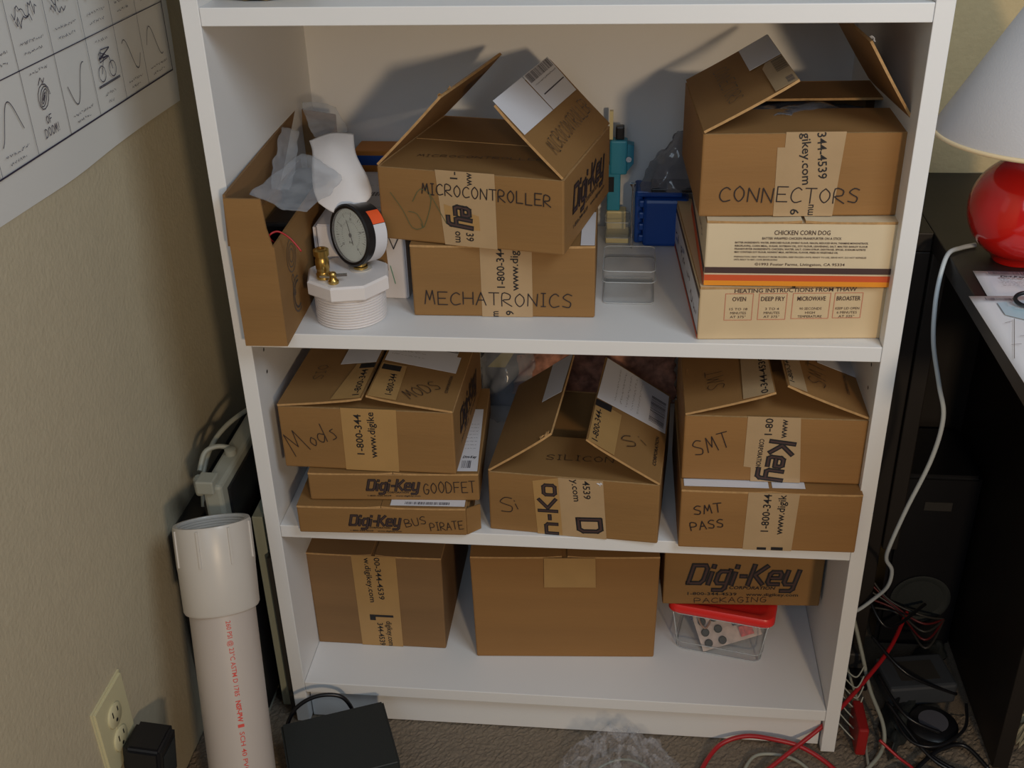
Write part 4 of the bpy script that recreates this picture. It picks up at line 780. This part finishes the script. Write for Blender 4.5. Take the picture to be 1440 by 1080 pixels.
def paper(name, label, x0, y0, x1, y1, z, rz, seed):
    root = thing(name, label, 'paper', ((x0 + x1) / 2, (y0 + y1) / 2, z), rz, 'papers on the desk'); a, b = (x1 - x0) / 2, (y1 - y0) / 2
    sheet('sheet', [[(-a + 2 * a * i / 4, -b + 2 * b * j / 4, .0012 + .0010 * math.sin(i * 1.4 + seed) * math.sin(j * 1.1)) for i in range(5)] for j in range(5)], PAPER, root, th=.0003, n=3)
    f = F((-a, b, .0028), (1, 0, 0), (0, 1, 0), root); return root, f
r1, f = paper('invoice_paper', 'white paper with barcode lying nearest the lamp', .874, -.235, 1.085, .040, .7405, R(-2), 1)
barcode(f, 14, -15, 80, -5, seed=41, n=40); bprint(f, [('Digi-Key', (24, -24), (52, -24), 5, .04, .3)], r1); squig(f, [(22, -30 - i * 4, 80, -30 - i * 4, 2) for i in range(5)], .4, GREYP)
r2, f = paper('invoice_paper', 'white paper with barcode and dark ring on it at desk edge', .855, -.315, 1.067, -.036, .7440, R(.5), 3)
barcode(f, 14, -14, 48, -8, seed=42, n=24); slab(f, ((24, -20), (60, -12), (84, -12), (84, -90), (24, -50)), mat('pale_blue_panel', S(180, 204, 214), .4), .0002, .0001, name='blue_panel'); bm = bmesh.new(); strokes(bm, f, [[(4, -150), (30, -60)], [(18, -70), (26, -66)], [(24, -100), (34, -98)], [(10, -120), (20, -118)]], .6, .0006); obj('fine_line', bm, GREYP, r2)
root = thing('ring_clip', 'black ring on small clear tag lying on the papers', 'clip', (.906, -.064, .7485), R(-8))
bm = bmesh.new(); bx(bm, -.020, -.014, 0, .020, .010, .002); bmesh.ops.bevel(bm, geom=[e for e in bm.edges if abs(e.verts[0].co.z - e.verts[1].co.z) > .001], offset=.006, segments=4, affect='EDGES'); obj('clear_tag', bm, CLR, root)
tube('ring', [(.004 + .016 * math.cos(2 * math.pi * i / 20), .002 + .010 * math.sin(2 * math.pi * i / 20), .005 + .004 * math.sin(2 * math.pi * i / 20)) for i in range(21)], .0023, BLK, root, sm=3)

# ---------------------------------------------------------------- floor clutter
def cable(label, pts, r, m, cat='cable', name='cable'): o = tube(name, pts, r, m, sm=8); return tag(o, label, cat)
cable('thick red cable curving in front of the kickboard', [(.600, -.075, .004), (.610, -.045, .006), (.635, -.010, .012), (.672, .0, .022), (.715, -.006, .024), (.752, -.012, .018), (.790, -.035, .008), (.815, -.075, .004), (.830, -.12, .004)], .0034, REDC, name='red_cable')
cable('straight red cable crossing the right foot of the bookcase', [(.640, -.10, .004), (.690, -.055, .006), (.745, -.012, .022), (.790, .018, .045), (.845, .075, .066), (.895, .14, .080), (.935, .22, .085)], .0032, REDC, name='red_cable')
cable('grey cable lying in a low arch on the carpet', [(.655, -.09, .003), (.668, -.045, .004), (.690, -.018, .005), (.735, -.020, .005), (.765, -.05, .004), (.775, -.09, .003)], .0024, GREYC, name='grey_cable')
cable('grey cable running down beside the bookcase', [(.822, .20, .16), (.838, .16, .12), (.850, .12, .08), (.858, .08, .05), (.872, .035, .025), (.868, .005, .008), (.842, -.03, .004), (.800, -.07, .004)], .0030, GREYC, name='grey_cable')
cable('thin grey cable behind the right foot of the bookcase', [(.815, .17, .10), (.828, .14, .06), (.840, .10, .03), (.850, .05, .01), (.845, .0, .004), (.842, -.06, .004)], .0020, GREYC, name='grey_cable')
for i in range(7):
    z = .085 - i * .011; cable('thin grey wire of the loose bunch beside bookcase foot', [(.806, .10 - i * .012, z + .012), (.818 + i * .001, .085 - i * .012, z), (.834, .075 - i * .010, z - .008), (.846 - i * .001, .085 - i * .010, z + .006)], .0011, GREYC, 'wire', 'thin_wire')['group'] = 'bunch of thin grey wires'
for i, (dx, m_, l_) in enumerate(((0, TEALC, 'upper'), (.012, TEALC, 'lower'))): cable('%s teal cable of the pair on the carpet at lower right' % l_, [(.850 + dx, -.085 - dx, .004), (.868 + dx, -.045 - dx, .006), (.900, -.030 - dx * 1.2, .008), (.935, -.035 - dx, .007), (.965, -.055 - dx, .004)], .0024, m_, name='teal_cable')
cable('red cable bending over carpet near the round black device', [(.86, .0, .03), (.885, -.015, .014), (.905, -.035, .010), (.915, -.07, .004), (.92, -.11, .004)], .0022, REDC, name='red_cable')
cable('black cable crossing the carpet under the desk', [(.885, -.06, .010), (.915, -.025, .013), (.950, .005, .014), (.985, .015, .012), (1.010, -.02, .006)], .0032, BLK, name='black_cable')
cable('black cable bending in front of the desk side panel', [(.93, -.01, .016), (.96, -.03, .012), (.99, -.035, .006), (1.03, -.06, .004)], .0028, BLK, name='black_cable')
cable('black cable looping around the round black device', [(.905, .09, .03), (.89, .04, .035), (.905, .0, .03), (.94, -.005, .03), (.985, .03, .03), (1.0, .08, .03)], .0024, BLK, name='black_cable')
for i in range(5): cable('dark red wire of the tangle under the desk', [(.83 + .01 * i, .30 - .02 * i, .17 - .012 * i), (.86, .26 - .01 * i, .15 - .014 * i), (.90 + .006 * i, .22, .11 - .008 * i), (.95, .20 - .012 * i, .095 - .006 * i), (.99, .21, .08)], .0018, DRED if i % 2 else DGREY, 'wire', 'tangled_wire')['group'] = 'tangle of wires under the desk'
for i in range(5): bpy.data.objects[('tangled_wire' + ('.%03d' % i if i else ''))]['label'] = ('dark red' if i % 2 else 'dark grey') + ' wire of the tangle under the desk'
root = thing('power_brick', 'dark grey power supply block lying under the desk', 'power supply', (.934, .125, .012), R(10))
box('case', (-.052, -.035, 0, .052, .035, .038), mat('slate_plastic', S(58, 62, 68), .5), root, .005); box('label_panel', (-.03, -.02, .0381, .03, .02, .0384), DGREY, root)
root = thing('round_device', 'round black device with grey top on carpet under desk', 'device', (.945, .045, .0))
lathe('body', [(.030, 0), (.036, .004), (.036, .022), (.030, .027)], BLK, root, n=36); lathe('top_disc', [(.021, .0271), (.021, .0285)], mat('slate_disc', S(84, 84, 92), .5), root, n=36)
root = thing('plug_block', 'grey square plug hanging below the desk by bookcase', 'plug', (.845, .335, .36)); box('block', (-.016, -.012, -.02, .016, .012, .03), GRYP, root, .003); tube('cable', [(0, 0, -.018), (.01, -.01, -.05), (.03, -.02, -.075), (.07, -.03, -.10), (.10, -.03, -.13)], .003, GRYP, root); lathe('cable_grip', [(.008, -.026), (.008, -.012)], GRYP, root, Matrix.Translation((.002, -.002, -.008)), 14)
o = box('red_plastic_case', (.828, -.005, .001, .843, .055, .052), mat('dark_red_plastic', S(150, 30, 30), .4), None, .003, M=None); tag(o, 'small red plastic box standing beside right foot of bookcase', 'box')
def crumple(name, label, cx, cy, sx, sy, hh, seed, m=CRINK):
    bm = bmesh.new(); n_ = 44; V = []
    for i in range(n_ + 1):
        row = []
        for j in range(n_ + 1):
            u, v = i / n_ * 2 - 1, j / n_ * 2 - 1; p = Vector((u, v, seed)); e = max(0, 1 - (u * u * .9 + v * v * .9))
            z = hh * e * (.35 + .9 * abs(noise.noise(p * 2.2)) + .5 * abs(noise.noise(p * 6)) + .22 * noise.noise(p * 15)) + .001
            row.append(bm.verts.new((sx * (u + .10 * noise.noise(p * 1.7)), sy * (v + .10 * noise.noise(p * 1.9 + Vector((5, 0, 0)))), max(z, .0008))))
        V.append(row)
    for i in range(n_):
        for j in range(n_):
            u, v = i / n_ * 2 - 1, j / n_ * 2 - 1
            if u * u + v * v < 1.0 + .55 * noise.noise(Vector((u * 2.4, v * 2.4, seed + 4))): bm.faces.new((V[i][j], V[i + 1][j], V[i + 1][j + 1], V[i][j + 1]))
    bmesh.ops.delete(bm, geom=[v for v in bm.verts if not v.link_faces], context='VERTS')
    o = obj(name, bm, m); o.location = (cx, cy, 0); return tag(o, label, 'bag')
crumple('crinkled_plastic_bag', 'crinkled clear plastic bag on carpet before the kickboard', .490, -.068, .085, .072, .085, 3.1)
o = tube('clear_tubing', [(.44, -.10, .006), (.460, -.068, .012), (.495, -.052, .016), (.530, -.062, .012), (.555, -.10, .006)], .0022, mat('dull_tube', S(120, 124, 112), .3)); tag(o, 'thin greenish tube lying across the crinkled bag', 'tube')
crumple('crinkled_plastic_bag', 'glossy crinkled bag with red spot right of the desk side panel', 1.13, .06, .085, .07, .10, 8.7, mat('glossy_tan_film', S(190, 180, 150), .15, var=.2, vs=30, coat=.5))

root = thing('subwoofer', 'black upright speaker box standing at back under the desk', 'speaker', (.955, .305, .0005))  # black box added to keep the space under the desk dark
bm = bmesh.new(); bx(bm, -.058, -.072, 0, .058, .072, .33); bmesh.ops.bevel(bm, geom=bm.edges[:], offset=.006, segments=3, affect='EDGES'); obj('cabinet', bm, BLK, root)
lathe('driver_ring', [(.044, 0), (.046, .002), (.040, .003), (.034, -.0005)], BLKM, root, Matrix.Translation((0, -.0722, .10)) @ Matrix.Rotation(R(90), 4, 'X'), 36); box('front_badge', (-.02, -.0735, .27, .02, -.0722, .285), DGREY, root)
root = thing('power_strip', 'black power strip with plugs lying behind the bookcase foot', 'power strip', (.850, .225, .0005), R(88)); box('strip_body', (-.10, -.022, 0, .10, .022, .032), BLK, root, .004)  # dark filler added where the floor behind the foot lies in shade
for k in range(4): box('plug', (-.085 + .045 * k, -.014, .0322, -.060 + .045 * k, .014, .062), BLKM if k % 2 else DGREY, root, .003)
o = sheet('black_bag', [[(.875, -.01, .002), (.90, .02, .004), (.94, .10, .004), (1.0, .20, .004)], [(.88, .0, .022), (.905, .06, .026), (.95, .15, .024), (1.0, .23, .02)], [(.87, .05, .004), (.89, .10, .006), (.92, .17, .005), (.96, .225, .004)]], BLKM, crinkle=.008, n=8, seed=7, th=.001); tag(o, 'crumpled black cloth under cables beneath the desk', 'cloth')  # black sheet added over the carpet to stand for the shade there
for i, (a, b, c) in enumerate((((.872, .10, .06), (.90, .03, .05), (.95, .02, .03)), ((.865, .14, .10), (.91, .09, .075), (.99, .10, .03)), ((.88, .06, .045), (.93, -.02, .02), (.99, -.04, .005)), ((.862, .18, .14), (.89, .15, .11), (.96, .22, .10)))):
    cable(('black cable over the power supply block', 'black cable running from power supply to the side panel', 'black cable reaching forward onto the carpet', 'black cable draped against the speaker box')[i], [a, b, c], .0026, BLK, name='black_cable')
names = ('topmost', 'second from top', 'third from top', 'middle', 'third from bottom', 'second from bottom', 'lowest')
for i in range(7): bpy.data.objects['thin_wire' + ('.%03d' % i if i else '')]['label'] = names[i] + ' thin grey wire of the bunch beside bookcase foot'
names = ('highest dark grey', 'higher dark red', 'middle dark grey', 'lower dark red', 'lowest dark grey')
for i in range(5): bpy.data.objects['tangled_wire' + ('.%03d' % i if i else '')]['label'] = names[i] + ' wire of the tangle under the desk'
